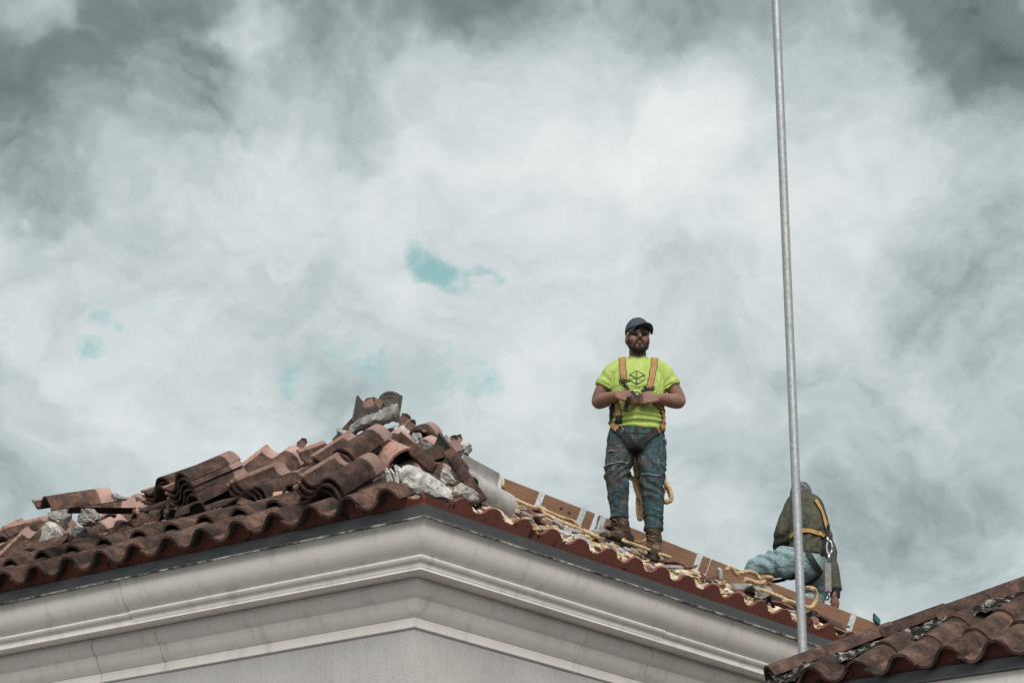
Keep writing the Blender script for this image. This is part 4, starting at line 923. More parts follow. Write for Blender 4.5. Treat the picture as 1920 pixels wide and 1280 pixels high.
def boot(pr, sole, toe, nrm, top, label=None, L=.29):
    """sole: ground point under the ankle; toe: direction on the ground; top: centre of the shaft's rim (local)"""
    f = (toe - nrm * toe.dot(nrm)).normalized(); x = f.cross(nrm).normalized(); bm = bmesh.new()
    S = [(-.085, .034, .046), (-.055, .040, .050), (0, .040, .050), (.06, .043, .040), (.11, .050, .033), (.15, .049, .028), (.18, .040, .023), (.197, .026, .018)]
    rings = []; 
    for (y, w_, h_) in S:
        c = sole + f * y + nrm * (.028 + h_); rings.append([bm.verts.new(c + x * (w_ * math.cos(q)) + nrm * (h_ * math.sin(q) if math.sin(q) > 0 else h_ * math.sin(q) * .95)) for q in [k / 18 * 6.28318 for k in range(18)]])
    for a, b in zip(rings, rings[1:]):
        for k in range(18): bm.faces.new((a[k], a[(k + 1) % 18], b[(k + 1) % 18], b[k]))
    bm.faces.new(rings[0][::-1]); bm.faces.new(rings[-1])
    an = sole + nrm * .10 - f * .015
    tube(bm, [sole + nrm * .05 - f * .02, an, an.lerp(top, .4), an.lerp(top, .75), top], [(.044, .052), (.045, .052), (.052, .056), (.057, .058), (.060, .060)], 18)
    me = fuse('boot', bm, .006, 2, M['boot'], lambda c: .004 * noise.noise(c * 26) + .003 * noise.noise(c * 60) + .004 * noise.noise(V((c.x * 9, c.y * 9, c.z * 55))))
    b = pr.add('boot', me); vs_, fs_ = [], []; ns = 26
    for k in (0, 1):
        for i in range(ns):
            a = i / ns * 6.28318; y = .058 + .150 * math.cos(a); w_ = .050 * math.sin(a) * (1.05 - .12 * math.cos(a + .6)); vs_.append(sole + f * y + x * w_ + nrm * (.034 if k else .0))
    fs_ = [tuple(range(ns - 1, -1, -1)), tuple(range(ns, 2 * ns))] + [(i, (i + 1) % ns, ns + (i + 1) % ns, ns + i) for i in range(ns)]
    me = mkmesh('sole', vs_, fs_, M['sole_rubber'], 50); recalc(me); pr.add('sole', me, None, b)
    t_ = bvh(b.data); bm = bmesh.new(); upd = (top - an).normalized()
    for i in range(8):                        # laces criss-crossing the front
        u = i / 7; c = (sole + f * .10 + nrm * .09).lerp(an + f * .02, min(1, u * 2)) if u < .5 else an.lerp(top, (u - .5) * 1.8); pp = []
        for sgn in np.linspace(-1, 1, 5):
            o_ = c + f * .3 + nrm * .05 + x * (.026 * sgn * (1 if i % 2 else -1)) + upd * (.010 * sgn); h = t_.ray_cast(o_, -(f + nrm * .25).normalized())
            if h[0] is not None: pp.append(h[0] + f * .003)
        if len(pp) > 2: tube(bm, pp, [.0028] * len(pp), 6)
    me = bpy.data.meshes.new('lace'); bm.to_mesh(me); bm.free(); pr.add('lace', me, M['lace'], b)
    return b
def cloth_fold(amp, f1=11, f2=26, st=(1, 1, 1), seed=0):
    def g(c):
        q = V((c.x * st[0], c.y * st[1], c.z * st[2])) + V((seed, 0, 0))
        a = noise.noise(q * f1); b_ = noise.noise(q * f2 + V((0, 7, 0))); return amp * ((1 - abs(a) * 2.2) * .6 + a * .5 + b_ * .35)
    return g
# ------------------------------------------------------------------ the standing man
rp = onR(1190, 1036, .055); man = empty('person', rp)
tag(man, 'man in lime t-shirt, navy cap and dirty torn jeans standing on the roof', 'person')
A = Person(man, rp.y); W = A.W
print('MAN', rp, 'px/m', A.k, 'height', (W(1194, 596) - W(1194, 1040)).z)
hc = W(1195.5, 634, -.02); hyaw = R(7)
HQ = Quaternion(V((0, 0, 1)), hyaw) @ Quaternion(V((1, 0, 0)), R(-3))
def H(x, y, z): return hc + HQ @ V((x, y, z))       # head space: -y is the face
bm = bmesh.new()
ell(bm, H(0, .012, .030), (.076, .098, .100), HQ); ell(bm, H(0, -.022, -.048), (.060, .068, .072), HQ); ell(bm, H(0, -.052, -.092), (.034, .034, .026), HQ)   # skull, jaw, chin
for sx in (-1, 1): ell(bm, H(sx * .040, -.055, -.030), (.030, .026, .034), HQ); ell(bm, H(sx * .077, .018, -.012), (.011, .020, .034), HQ @ Quaternion(V((0, 0, 1)), sx * .35)); ell(bm, H(sx * .036, -.074, .024), (.034, .016, .012), HQ)
tube(bm, [H(0, -.078, .022), H(0, -.094, -.004), H(0, -.106, -.026), H(0, -.090, -.038)], [.009, .012, .016, .010], 12)
for sx in (-1, 1): ell(bm, H(sx * .013, -.088, -.031), (.009, .012, .008), HQ)
ell(bm, H(0, -.078, -.058), (.026, .012, .008), HQ); ell(bm, H(0, -.076, -.070), (.023, .012, .008), HQ)
ctube(bm, [W(1196, 690, .03), W(1196, 672, .02), H(0, .02, -.06)], [.068, .062, .060])
sh = {-1: W(1149, 695, .01), 1: W(1241, 695, .01)}; elb = {-1: W(1121, 753, .02), 1: W(1274, 752, .02)}; wr = {-1: W(1160, 740, -.20), 1: W(1230, 746, -.20)}
for s_ in (-1, 1):
    mid = sh[s_].lerp(elb[s_], .55) + V((s_ * .008, 0, 0)); fm = elb[s_].lerp(wr[s_], .32) + V((0, 0, -.004))
    ctube(bm, [sh[s_], mid, elb[s_], fm, elb[s_].lerp(wr[s_], .75), wr[s_]], [.046, .052, .046, .052, .038, .030])
    ell(bm, elb[s_], (.045, .045, .045))
hand(bm, wr[-1], V((1, -.10, -.30)), V((-.28, -.05, -1)), V((-.2, 1, -.25)), (25, 60, 85), 1.04)
hand(bm, wr[1], V((-1, -.10, -.06)), V((.05, -.05, -1)), V((.3, 1, -.1)), (48, 92, 120), 1.04, tcurl=.1)
# torso and legs under the clothes keep the body one continuous figure
ctube(bm, [W(1196, 690, .03), W(1196, 715, .02), W(1196, 760, .01), W(1194, 800, .01), W(1192, 835, .01)], [(.10, .07), (.150, .095), (.140, .095), (.135, .095), (.13, .09)])
for s_ in (-1, 1): tube(bm, [W(1196, 704, .02), sh[s_]], [.05, .042])
def foot(px, py, dy):
    P = atY(px, py, rp.y + dy); Q = E0 + nR * .045; P.z = Q.z - (nR.x * (P.x - Q.x) + nR.y * (P.y - Q.y)) / nR.z; return P - A.o
ft = {-1: foot(1162, 1018, .02), 1: foot(1222, 1040, .0)}
print('FEET', [(960 + FPX * (f + A.o - CAM).x / depth(f + A.o), 640 - FPX * (f + A.o - CAM).dot(UP) / depth(f + A.o)) for f in ft.values()])
kn = {-1: W(1158, 897, -.03), 1: W(1223, 904, -.03)}; btop = {-1: W(1161, 969, .0), 1: W(1225, 990, .0)}
for s_ in (-1, 1): ctube(bm, [W(1192 + s_ * 26, 832, .01), kn[s_], btop[s_], ft[s_] + V((0, 0, .09))], [.075, .055, .042, .038])
body = A.add('body', fuse('body', bm, .0055, 2, M['skin']))
# t-shirt
bm = bmesh.new(); m_ = A.m
ctube(bm, [W(1196, 672, .035), W(1196, 680, .03), W(1196, 690, .02), W(1196, 712, .0), W(1196, 740, -.01), W(1196, 770, -.015), W(1196, 795, -.01), W(1196, 806, -.005)],
      [(.070, .066), (.092, .076), (.155, .095), (.178, .118), (.182, .128), (.184, .132), (.188, .130), (.190, .128)], ns=28)
for s_ in (-1, 1):
    e = sh[s_].lerp(elb[s_], .56); d_ = (elb[s_] - sh[s_]).normalized(); ctube(bm, [W(1196 + s_ * 18, 686, .02), sh[s_] + V((-s_ * .012, 0, .0)), sh[s_].lerp(elb[s_], .28), e], [.062, .068, .068, .072])
def shirt_fold(c):
    base = cloth_fold(.0085, 8, 20, (1.3, 1, .7), 3)(c); g = c + A.o; zt = g.z - (A.o.z)
    hem = max(0, 1 - abs(c.z - W(1196, 796).z) / .10); base += 0.010 * hem * math.sin(c.z * 150 + 5 * noise.noise(c * 6) + c.x * 12)
    for s_ in (-1, 1):
        ap = W(1196 + s_ * 42, 728, -.05); d = (c - ap).length; base += .008 * min(1, d / .09) * math.exp(-(d / .13) ** 2) * math.sin(math.atan2(c.z - ap.z, (c.x - ap.x) * s_) * 13 + 2 * noise.noise(c * 9))
    return base
tm = fuse('t_shirt', bm, .0065, 4, M['lime'], shirt_fold); shirt = A.add('t_shirt', tm); tree_s = bvh(tm)
bm = bmesh.new(); ring = [W(1196, 672, .022) + V((math.cos(a) * .078, math.sin(a) * .074 - .006, -.006 + .026 * math.sin(a))) for a in np.linspace(0, 6.28318, 25)]; tube(bm, ring, [.0075] * 25, 8)
me = bpy.data.meshes.new('collar'); bm.to_mesh(me); bm.free(); recalc(me); A.add('collar', me, M['lime'], shirt)
# jeans
bm = bmesh.new()
ctube(bm, [W(1195, 796, .0), W(1194, 812, .0), W(1193, 830, .005), W(1192, 848, .01)], [(.178, .120), (.195, .130), (.205, .135), (.190, .125)], ns=28)
ctube(bm, [W(1166, 826, .0), W(1163, 852, -.005), W(1157, 880, -.02), W(1157, 900, -.025), W(1159, 930, -.01), W(1161, 958, .0), W(1161, 973, .0)], [.098, .102, .090, .083, .073, .064, .066])
ctube(bm, [W(1219, 826, .0), W(1221, 852, -.005), W(1223, 882, -.02), W(1223, 906, -.025), W(1225, 945, -.01), W(1225, 978, .0), W(1225, 994, .0)], [.100, .108, .094, .082, .074, .065, .067])
def jean_fold(c):
    b0 = cloth_fold(.0050, 10, 30, (.8, .8, 1.1), 9)(c)
    for s_, kk in kn.items():
        if (c.x - (W(1192, 900).x)) * s_ > 0:
            f = math.exp(-((c.z - kk.z) / .13) ** 2); b0 += .0065 * f * math.sin(c.z * 70 + s_ * c.x * 75 + 9 * noise.noise(c * 6)); lo = math.exp(-((c.z - btop[s_].z - .04) / .07) ** 2); b0 += .0045 * lo * math.sin(c.z * 95 + c.x * 40 + 9 * noise.noise(c * 9))
    return b0
jm = fuse('jeans', bm, .007, 3, M['jeans'], jean_fold); jeans = A.add('jeans', jm); tree_j = bvh(jm)
A.trees = [tree_j]
# torn flaps at the knees, fly and pockets
for pl in ([(1133, 876), (1142, 870), (1156, 866), (1170, 866), (1177, 869)], [(1204, 889), (1216, 888), (1229, 891), (1238, 890)], [(1141, 846), (1148, 844), (1154, 846)]):
    A.strap('torn_edge', pl, .009, plain('frayed_cotton', (.15, .17, .18), .95), jeans, off=.001, th=.006)
A.strap('fly', [(1193, 806), (1192.5, 818), (1191, 828)], .018, M['jeans'], jeans, off=.002, th=.003)
A.strap('white_patch', [(1243, 822), (1247, 826), (1247, 832)], .022, M['frayed_cotton'], jeans, off=.003, th=.006)
for pl in ([(1141, 828), (1150, 834), (1166, 826), (1170, 812)], [(1245, 830), (1234, 834), (1220, 826), (1216, 812)]): A.strap('pocket_seam', pl, .004, M['cap'], jeans, off=.001, th=.002)
A.strap('waistband', [(1150, 806), (1172, 807), (1196, 808), (1220, 808), (1240, 806)], .03, M['jeans'], jeans, off=.003, th=.003)
# boots
nl = nR
boot(A, ft[-1], V((-.72, -.62, 0)), (nl + ZZ * .6).normalized(), btop[-1] + V((0, 0, -.004)))
boot(A, ft[1], V((.05, -1, 0)), (nl + ZZ * .6).normalized(), btop[1] + V((0, 0, -.004)))
# beard, lips
bm = bmesh.new(); ell(bm, H(0, -.052, -.104), (.036, .036, .028), HQ); ell(bm, H(0, -.030, -.100), (.050, .050, .028), HQ)
for sx in (-1, 1):
    ctube(bm, [H(sx * .030, -.062, -.098), H(sx * .050, -.040, -.084), H(sx * .062, -.012, -.060), H(sx * .069, .006, -.025), H(sx * .072, .012, .010)], [.020, .019, .015, .011, .009]); ctube(bm, [H(sx * .003, -.094, -.049), H(sx * .020, -.087, -.053), H(sx * .031, -.074, -.068), H(sx * .032, -.064, -.086)], [.006, .0065, .0065, .009])
ell(bm, H(0, -.083, -.084), (.010, .008, .007), HQ)
A.add('beard', fuse('beard', bm, .0045, 2, M['hair'], lambda c: .0022 * noise.noise(V((c.x * 150, c.y * 150, c.z * 60)))))
bm = bmesh.new(); ell(bm, H(0, -.0895, -.0605), (.021, .007, .0045), HQ); ell(bm, H(0, -.088, -.0685), (.018, .007, .0050), HQ); me = bpy.data.meshes.new('lips'); bm.to_mesh(me); bm.free(); me.polygons.foreach_set('use_smooth', [True] * len(me.polygons)); A.add('lips', me, M['lip'])
# short hair showing under the cap
bm = bmesh.new(); ell(bm, H(0, .030, .020), (.078, .086, .072), HQ); A.add('hair', fuse('hair', bm, .006, 1, M['hair'], lambda c: .0015 * noise.noise(c * 160)))
# cap
cq = Quaternion(V((0, 0, 1)), R(22)) @ Quaternion(V((1, 0, 0)), R(-9))
cap = empty('cap_pivot', (0, 0, 0)); bpy.data.objects.remove(cap)
bm = bmesh.new(); n1, n2 = 36, 10; rows_ = []
cc = hc + V((0, .012, .058))
for j in range(n2 + 1):
    ph = j / n2 * math.pi / 2 * .985; rows_.append([bm.verts.new(cc + cq @ V((.087 * math.cos(ph) ** .75 * math.sin(a), -.101 * math.cos(ph) ** .75 * math.cos(a), .094 * math.sin(ph) + .002 * math.cos(6 * a) * math.cos(ph) - .012 * (1 - j / n2)))) for a in [k / n1 * 6.28318 for k in range(n1)]])
for a, b in zip(rows_, rows_[1:]):
    for k in range(n1): bm.faces.new((a[k], a[(k + 1) % n1], b[(k + 1) % n1], b[k]))
bm.faces.new(rows_[-1]); me = bpy.data.meshes.new('cap'); bm.to_mesh(me); bm.free(); recalc(me); me.polygons.foreach_set('use_smooth', [True] * len(me.polygons)); cap = A.add('cap', me, M['cap']); md = cap.modifiers.new('s', 'SOLIDIFY'); md.thickness = .004
vs_, fs_ = [], []; n1, n2 = 22, 7
for k in (0, 1):
    for j in range(n2):
        for i in range(n1):
            a = (i / (n1 - 1) - .5) * 2.35; u = j / (n2 - 1); r0 = V((.086 * math.sin(a), -.098 * math.cos(a), 0)); r1 = V((.092 * math.sin(a) * 1.02, -.100 * math.cos(a) - .070 * max(0, math.cos(a * 1.27)) ** .55, 0))
            q = r0.lerp(r1, u); drop = .024 * (abs(a) / 1.17) ** 2 + .010 * u; vs_.append(cc + cq @ V((q.x, q.y, -.006 - drop - (.004 if k else 0))))
for j in range(n2 - 1):
    for i in range(n1 - 1): a = j * n1 + i; fs_.append((a, a + 1, a + n1 + 1, a + n1)); a += n1 * n2; fs_.append((a, a + n1, a + n1 + 1, a + 1))
kk = n1 * n2; edge = [i for i in range(n1)] + [j * n1 + n1 - 1 for j in range(1, n2)] + [(n2 - 1) * n1 + i for i in range(n1 - 2, -1, -1)] + [j * n1 for j in range(n2 - 2, 0, -1)]
for a, b in zip(edge, edge[1:] + edge[:1]): fs_.append((a, kk + a, kk + b, b))
me = mkmesh('bill', vs_, fs_, M['cap'], 50); recalc(me); A.add('bill', me, None, cap)
bm = bmesh.new(); ell(bm, cc + cq @ V((0, 0, .083)), (.007, .007, .004)); me = bpy.data.meshes.new('button'); bm.to_mesh(me); bm.free(); A.add('button', me, M['cap'], cap)
# sunglasses
vs_, fs_ = [], []; n1, n2 = 28, 6
for k in (0, 1):
    for j in range(n2):
        for i in range(n1):
            u = (i / (n1 - 1) - .5) * 2; a = u * 1.08; half = .019 * (1 - .25 * u * u) * (1 - .62 * math.exp(-(u / .13) ** 2)); zc_ = .014 + .002 * abs(u) + .010 * math.exp(-(u / .13) ** 2)
            r_ = .094 - k * .004; vs_.append(H(r_ * .86 * math.sin(a), -.008 - r_ * math.cos(a) * .97 - .002, zc_ + half * (1 - 2 * j / (n2 - 1))))
for j in range(n2 - 1):
    for i in range(n1 - 1): a = j * n1 + i; fs_.append((a, a + 1, a + n1 + 1, a + n1)); a += n1 * n2; fs_.append((a, a + n1, a + n1 + 1, a + 1))
kk = n1 * n2; edge = [i for i in range(n1)] + [j * n1 + n1 - 1 for j in range(1, n2)] + [(n2 - 1) * n1 + i for i in range(n1 - 2, -1, -1)] + [j * n1 for j in range(n2 - 2, 0, -1)]
for a, b in zip(edge, edge[1:] + edge[:1]): fs_.append((a, kk + a, kk + b, b))
me = mkmesh('sunglasses', vs_, fs_, M['lens'], 50); recalc(me); gl = A.add('sunglasses', me)
bm = bmesh.new(); tube(bm, [H(.082 * math.sin(a), -.010 - .094 * math.cos(a) * .97, .030 - .003 * abs(a)) for a in np.linspace(-1.1, 1.1, 15)], [.0035] * 15, 6); me = bpy.data.meshes.new('brow_bar'); bm.to_mesh(me); bm.free(); A.add('brow_bar', me, M['black_plastic'], gl)
for sx in (-1, 1):
    bm = bmesh.new(); tube(bm, [H(sx * .073, -.052, .024), H(sx * .080, -.015, .020), H(sx * .082, .020, .010)], [(.003, .005), (.003, .005), (.003, .004)], 8); me = bpy.data.meshes.new('temple'); bm.to_mesh(me); bm.free(); A.add('temple', me, M['white_plastic'], gl)
# ---- harness
A.trees = [tree_s, tree_j]; OW = M['orange_web']; BW = M['black_web']
har = A.strap('harness', [(1166, 666), (1167, 676), (1168.5, 690), (1169.5, 704), (1171, 715)], .047, OW)
A.strap('shoulder_strap', [(1228, 671), (1226, 682), (1223, 698), (1220, 714), (1217, 729)], .047, OW, har)
A.strap('strap_tail', [(1157.5, 738), (1158.5, 750), (1160, 766), (1161.5, 784)], .046, OW, har, off=.012)
A.strap('strap_tip', [(1161.5, 783), (1162, 790)], .050, BW, har, off=.014, th=.007)
A.strap('side_strap', [(1222, 748), (1228, 756), (1236, 763), (1241, 772), (1243, 786), (1243, 800)], .036, OW, har, off=.009)
A.strap('side_strap', [(1152, 758), (1149, 768), (1148, 780), (1146, 792)], .040, BW, har, off=.009)
A.strap('hip_strap', [(1145.5, 790), (1151, 797), (1159, 805)], .046, OW, har, off=.010)
A.strap('hip_strap', [(1243, 796), (1238, 803), (1232, 808)], .046, OW, har, off=.010)
A.strap('leg_strap', [(1159, 804), (1168, 812), (1178, 824), (1187, 838), (1191, 848)], .052, BW, har, off=.008)
A.strap('leg_strap', [(1232, 807), (1222, 813), (1210, 822), (1200, 833), (1193, 846)], .052, BW, har, off=.008)
A.strap('chest_strap', [(1170, 717), (1174, 724), (1180, 732)], .020, BW, har, off=.012)
A.strap('chest_strap', [(1217, 730), (1210, 733), (1202, 736)], .030, BW, har, off=.02)
for (x, y, w_, h_, mt, rt) in ((1171, 715, .066, .03, BW, -.25), (1217, 729, .066, .03, BW, .0), (1162, 806, .058, .042, M['steel'], -.7), (1229, 808, .058, .042, M['black_plastic'], .7), (1241, 772, .045, .03, BW, 0), (1148, 762, .045, .03, BW, 0)): buckle(A, x, y, w_, h_, mt, har, rot=rt)
# strap end and hook held between the hands
hp = W(1194, 740, -.27); ys = V((0, -1, .1))
A.ribbon('held_strap', catmull([W(1184, 733, -.25), W(1190, 740, -.275), W(1196, 746, -.28), W(1202, 740, -.275)], 6), [ys] * 19, .022, BW, har)
A.ribbon('hanging_strap', catmull([W(1180, 744, -.235), W(1177, 752, -.225), W(1174, 762, -.20), W(1173, 771, -.19)], 6), [ys] * 19, .030, BW, har)
bm = bmesh.new(); tube(bm, [hp + V((.018 * math.cos(a), 0, .024 * math.sin(a))) for a in np.linspace(0, 6.2, 15)], [.0045] * 15, 8); me = bpy.data.meshes.new('hook'); bm.to_mesh(me); bm.free(); recalc(me); A.add('hook', me, M['black_plastic'], har)
# ---- print on the shirt
A.trees = [tree_s]; PB, PG = M['print_black'], M['print_grey']
zz_ = lambda x, y: (1080 + x / 5.333, 580 + y / 5.333)
lg = A.strap('shirt_print', [zz_(540, 652), zz_(572, 672), zz_(604, 690)], .0058, PB, shirt, off=.0025, th=.001, n=4)
for pl, wd, mt in (([(604, 690), (646, 674), (686, 658)], .0058, PB), ([(532, 704), (568, 726), (606, 748)], .0058, PB), ([(606, 748), (646, 728), (684, 706)], .0058, PB), ([(538, 668), (540, 652), (541, 650)], .0058, PB), ([(686, 672), (687, 656)], .0058, PB), ([(532, 690), (532, 706)], .0058, PB), ([(684, 690), (684, 708)], .0058, PB),
                   ([(602, 692), (602, 748)], .0058, PB), ([(611, 614), (611, 746)], .0035, PG), ([(602, 612), (602, 690)], .0035, PG), ([(540, 650), (572, 632), (606, 612)], .0035, PG), ([(608, 612), (646, 632), (684, 654)], .0035, PG), ([(550, 702), (598, 690)], .0032, PG), ([(616, 694), (664, 706)], .0032, PG)):
    A.strap('print_line', [zz_(*q) for q in pl], wd, mt, lg, off=.0025, th=.001, n=4)
cu = bpy.data.curves.new('lettering', 'FONT'); cu.body = 'CONSTRU'; cu.size = 1; cu.align_x = 'CENTER'; to = bpy.data.objects.new('lettering', cu); col.objects.link(to)
dg = bpy.context.evaluated_depsgraph_get(); tmh = bpy.data.meshes.new_from_object(to.evaluated_get(dg)); bpy.data.objects.remove(to)
xs = [v.co.x for v in tmh.vertices]; wid_ = max(xs) - min(xs)
for v in tmh.vertices:
    h = A.surf(1197.5 + v.co.x / wid_ * 32, 728.5 - v.co.y / .7 * 5.2); v.co = h[0] - FW * .004 if h else V((0, 0, 1.2))
A.add('lettering', tmh, PB, lg)
# coil of rope hanging behind the legs
def hang(pxs, dy, r=.0155): return rope_mesh('rope', [atY(x, y, rp.y + dy + (e[0] if e else 0)) for x, y, *e in pxs], r)
rc = empty('rope_coil', atY(1200, 975, rp.y + .2)); tag(rc, 'coil of yellow rope hanging behind the legs of the standing man', 'rope')
for pl in ([(1192, 850), (1190, 870), (1192, 885), (1196, 905), (1200, 930), (1203, 955), (1202, 972), (1198, 968), (1196, 940), (1199, 915)], [(1178, 884), (1184, 896), (1194, 902), (1206, 898), (1202, 888), (1192, 892), (1190, 906), (1196, 926), (1204, 940), (1208, 960)], [(1242, 888), (1248, 905), (1256, 925), (1258, 936), (1250, 941), (1241, 938), (1244, 920), (1250, 912)], [(1236, 880), (1246, 902), (1256, 918), (1259, 932), (1253, 940), (1243, 938)], [(1190, 850), (1196, 870), (1200, 890), (1204, 915), (1208, 935), (1206, 965)]):
    me = hang(pl, .17 + random.uniform(-.02, .03)); link('strand', me, None, rc)
# ------------------------------------------------------------------ the kneeling worker
aw = a_of(1530); wp_ = hipR(aw); Yw = wp_.y + .30
ro = atY(1520, 1118, Yw); wk = empty('person', ro); tag(wk, 'worker seen from behind, olive long-sleeved shirt and light blue jeans, kneeling beyond the hip board', 'person')
B = Person(wk, Yw); W = B.W
# body
bm = bmesh.new(); hb = W(1502, 930, .20)
ell(bm, hb, (.078, .098, .105)); ctube(bm, [W(1506, 950, .08), W(1504, 938, .13), hb], [.062, .058, .06])
bs = {-1: W(1489, 949, .06), 1: W(1529, 953, .14)}; be = {-1: W(1469, 1000, .06), 1: W(1553, 1036, .22)}; bw = {-1: W(1462, 1034, .22), 1: W(1566, 1106, .14)}
for s_ in (-1, 1): ctube(bm, [bs[s_], be[s_], bw[s_]], [.052, .043, .030])
hand(bm, bw[1], V((-.03, .0, -1)), V((.1, 1, 0)), V((-1, 0, -.1)), (20, 45, 60)); hand(bm, bw[-1], V((-.3, .6, -.6)), V((1, .3, 0)), V((0, .2, -1)), (15, 30, 40))
ctube(bm, [W(1506, 948, .1), W(1510, 970, .06), W(1514, 1010, .03), W(1514, 1052, .0)], [(.12, .08), (.13, .1), (.125, .1), (.12, .1)])
kl = W(1414, 1068, .05); kr = W(1530, 1122, .22)
ctube(bm, [W(1498, 1054, .0), kl, W(1424, 1130, .22)], [.08, .058, .045]); ctube(bm, [W(1524, 1056, .0), kr, W(1512, 1128, -.02)], [.08, .06, .045])
ell(bm, W(1426, 1142, .26), (.05, .11, .04)); ell(bm, W(1508, 1134, -.06), (.045, .07, .05))
B.add('body', fuse('body', bm, .0065, 2, M['skin']))
# shirt
bm = bmesh.new()
ctube(bm, [W(1505, 930, .10), W(1507, 940, .08), W(1510, 955, .05), W(1514, 980, .02), W(1516, 1005, .01), W(1516, 1030, -.01), W(1517, 1046, -.02)], [(.070, .07), (.115, .10), (.142, .125), (.152, .145), (.150, .145), (.138, .145), (.125, .14)], ns=28)
ctube(bm, [W(1496, 942, .05), bs[-1], be[-1].lerp(bs[-1], .45), be[-1], be[-1].lerp(bw[-1], .6), bw[-1] + V((.01, 0, .02))], [.070, .074, .070, .064, .058, .050])
ctube(bm, [W(1518, 948, .1), bs[1], be[1].lerp(bs[1], .4), be[1], be[1].lerp(bw[1], .6), bw[1]], [.066, .068, .062, .056, .050, .045])
def of_(c): return cloth_fold(.016, 7, 18, (1.5, 1, .6), 21)(c) + .006 * math.sin((c.z * .8 - c.x * .55) * 70 + 5 * noise.noise(c * 5)) * math.exp(-((c.z - W(1516, 1010).z) / .16) ** 2)
sm = fuse('shirt', bm, .008, 4, M['olive'], of_); s2 = B.add('shirt', sm); t_s = bvh(sm)
# shirt tail hanging over the hip on the right side
bm = bmesh.new(); ctube(bm, [W(1530, 1020, -.05), W(1535, 1036, -.06), W(1539, 1052, -.06)], [(.075, .075), (.055, .07), (.018, .05)]); B.add('shirt_tail', fuse('shirt_tail', bm, .008, 3, M['olive'], cloth_fold(.005, 10, 25, (1, 1, 1), 5)), None, s2)
# jeans
bm = bmesh.new()
ell(bm, W(1512, 1058, -.02), (.155, .15, .13))
ctube(bm, [W(1506, 1054, -.02), W(1470, 1055, .0), W(1435, 1062, .03), W(1416, 1072, .06), W(1420, 1100, .14), W(1424, 1130, .22)], [.128, .118, .098, .088, .080, .066])
ctube(bm, [W(1524, 1056, -.02), W(1528, 1085, .08), W(1529, 1116, .18), W(1520, 1126, .08), W(1512, 1128, -.04)], [.112, .098, .082, .074, .060])
def lf(c): return cloth_fold(.011, 8, 22, (1, 1, 1), 33)(c) + .008 * math.sin((c.x * .6 + c.z * .8) * 70 + 5 * noise.noise(c * 6)) * math.exp(-((c.x - W(1455, 1060).x) / .2) ** 2)
lm = fuse('jeans', bm, .008, 3, M['ljeans'], lf); j2 = B.add('jeans', lm); t_j = bvh(lm)
# cap with bandana
bm = bmesh.new(); ell(bm, hb + V((0, -.005, .022)), (.086, .106, .094)); B.add('cap', fuse('cap', bm, .006, 2, M['bandana'], lambda c: .003 * noise.noise(c * 40)))
# glove
bm = bmesh.new(); ctube(bm, [bw[1] + V((0, 0, .025)), bw[1] + V((-.002, 0, -.03)), bw[1] + V((-.004, 0, -.06))], [.043, .040, .040]); gb = B.add('glove_cuff', fuse('glove_cuff', bm, .006, 2, M['black_web'])); bm = bmesh.new(); hand(bm, bw[1] + V((-.002, 0, -.045)), V((-.03, .0, -1)), V((.1, 1, 0)), V((-1, 0, -.1)), (20, 45, 60), 1.18); ell(bm, bw[1] + V((-.002, 0, -.10)), (.030, .045, .055)); B.add('glove', fuse('glove', bm, .005, 2, M['glove_brown']))
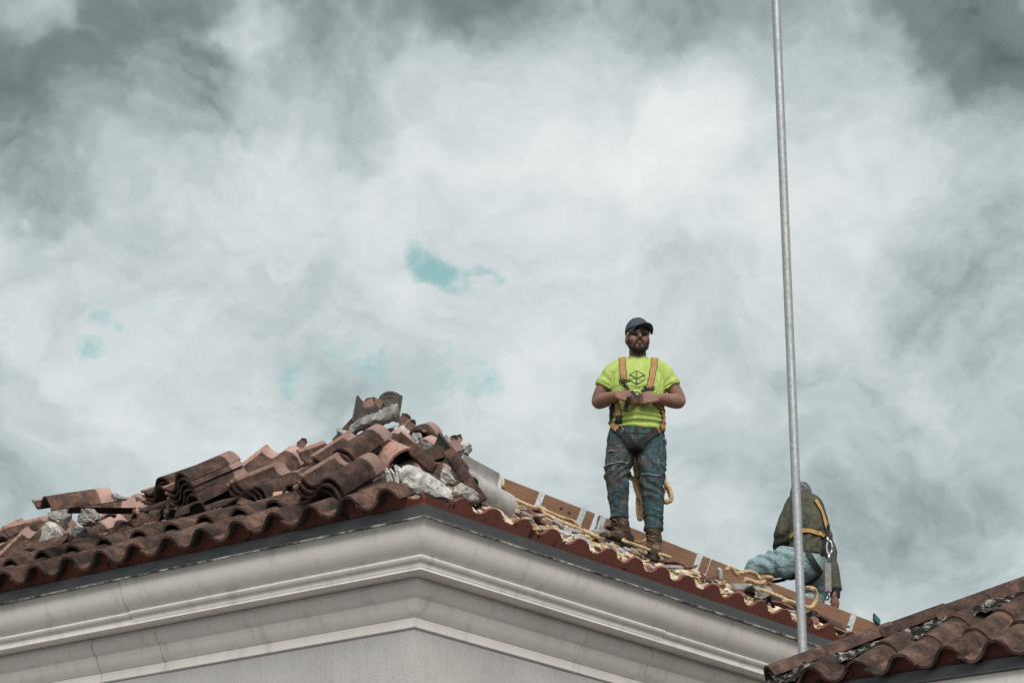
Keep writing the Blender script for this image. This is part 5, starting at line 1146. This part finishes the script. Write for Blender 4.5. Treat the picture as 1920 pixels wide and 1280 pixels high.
# harness
B.trees = [t_s, t_j]; YW = M['yellow_web']
h2_ = B.strap('harness', [(1528, 938), (1535, 950), (1541, 964), (1546, 980), (1548, 990)], .036, YW, off=.010)
B.strap('waist_strap', [(1484, 1006), (1494, 998), (1508, 994), (1526, 997), (1538, 1001), (1547, 1006)], .036, YW, h2_, off=.010)
B.strap('back_strap', [(1550, 984), (1549, 996), (1545, 1010), (1543, 1024), (1542, 1040)], .04, BW, h2_, off=.012)
B.strap('leg_strap', [(1512, 1034), (1520, 1046), (1529, 1060), (1537, 1074)], .045, BW, h2_, off=.010)
B.strap('leg_strap', [(1538, 1072), (1530, 1082), (1520, 1090), (1512, 1096)], .030, BW, h2_, off=.010)
B.strap('leg_strap', [(1432, 1090), (1450, 1090), (1470, 1086), (1488, 1080), (1496, 1070)], .026, BW, h2_, off=.010)
for (x, y, w_, h_, mt) in ((1549, 992, .05, .04, BW), (1546, 1003, .05, .035, M['yellow_web']), (1537, 1072, .05, .035, M['steel'])): buckle(B, x, y, w_, h_, mt, h2_)
# lanyard with energy absorber hanging from the back ring
ln_ = empty('lanyard', W(1551, 1116, -.17) + B.o); tag(ln_, 'grey shock-absorbing lanyard with steel snap hook hanging off the worker in olive', 'lanyard')
Pw = lambda x, y, d=-.20: atY(x, y, Yw + d)
bm = bmesh.new(); tube(bm, [Pw(1555 + 5 * math.cos(a), 1026 + 13 * math.sin(a)) for a in np.linspace(.3, 6.5, 22)], [.008] * 22, 8); tube(bm, [Pw(1551, 1006), Pw(1553, 1016)], [.010, .012], 8); tube(bm, [Pw(1555, 1036), Pw(1553, 1052)], [.012, .010], 8)
me = bpy.data.meshes.new('snap_hook'); bm.to_mesh(me); bm.free(); recalc(me); me.polygons.foreach_set('use_smooth', [True] * len(me.polygons)); link('snap_hook', me, M['steel'], ln_)
a_ = Pw(1546, 1054); me = boxmesh('absorber_pack', a_, Pw(1558.5, 1054) - a_, V((0, .03, 0)), Pw(1547, 1109) - a_, M['grey_web'], .006); link('absorber_pack', me, None, ln_)
bm = bmesh.new(); tube(bm, [Pw(1551 + 3.2 * math.cos(a), 1119 + 5 * math.sin(a)) for a in np.linspace(0, 6.2, 16)], [.006] * 16, 8); tube(bm, [Pw(1552, 1107), Pw(1551, 1115)], [.008, .008], 8); me = bpy.data.meshes.new('end_ring'); bm.to_mesh(me); bm.free(); recalc(me); link('end_ring', me, M['black_plastic'], ln_)
bpy.context.view_layer.update()
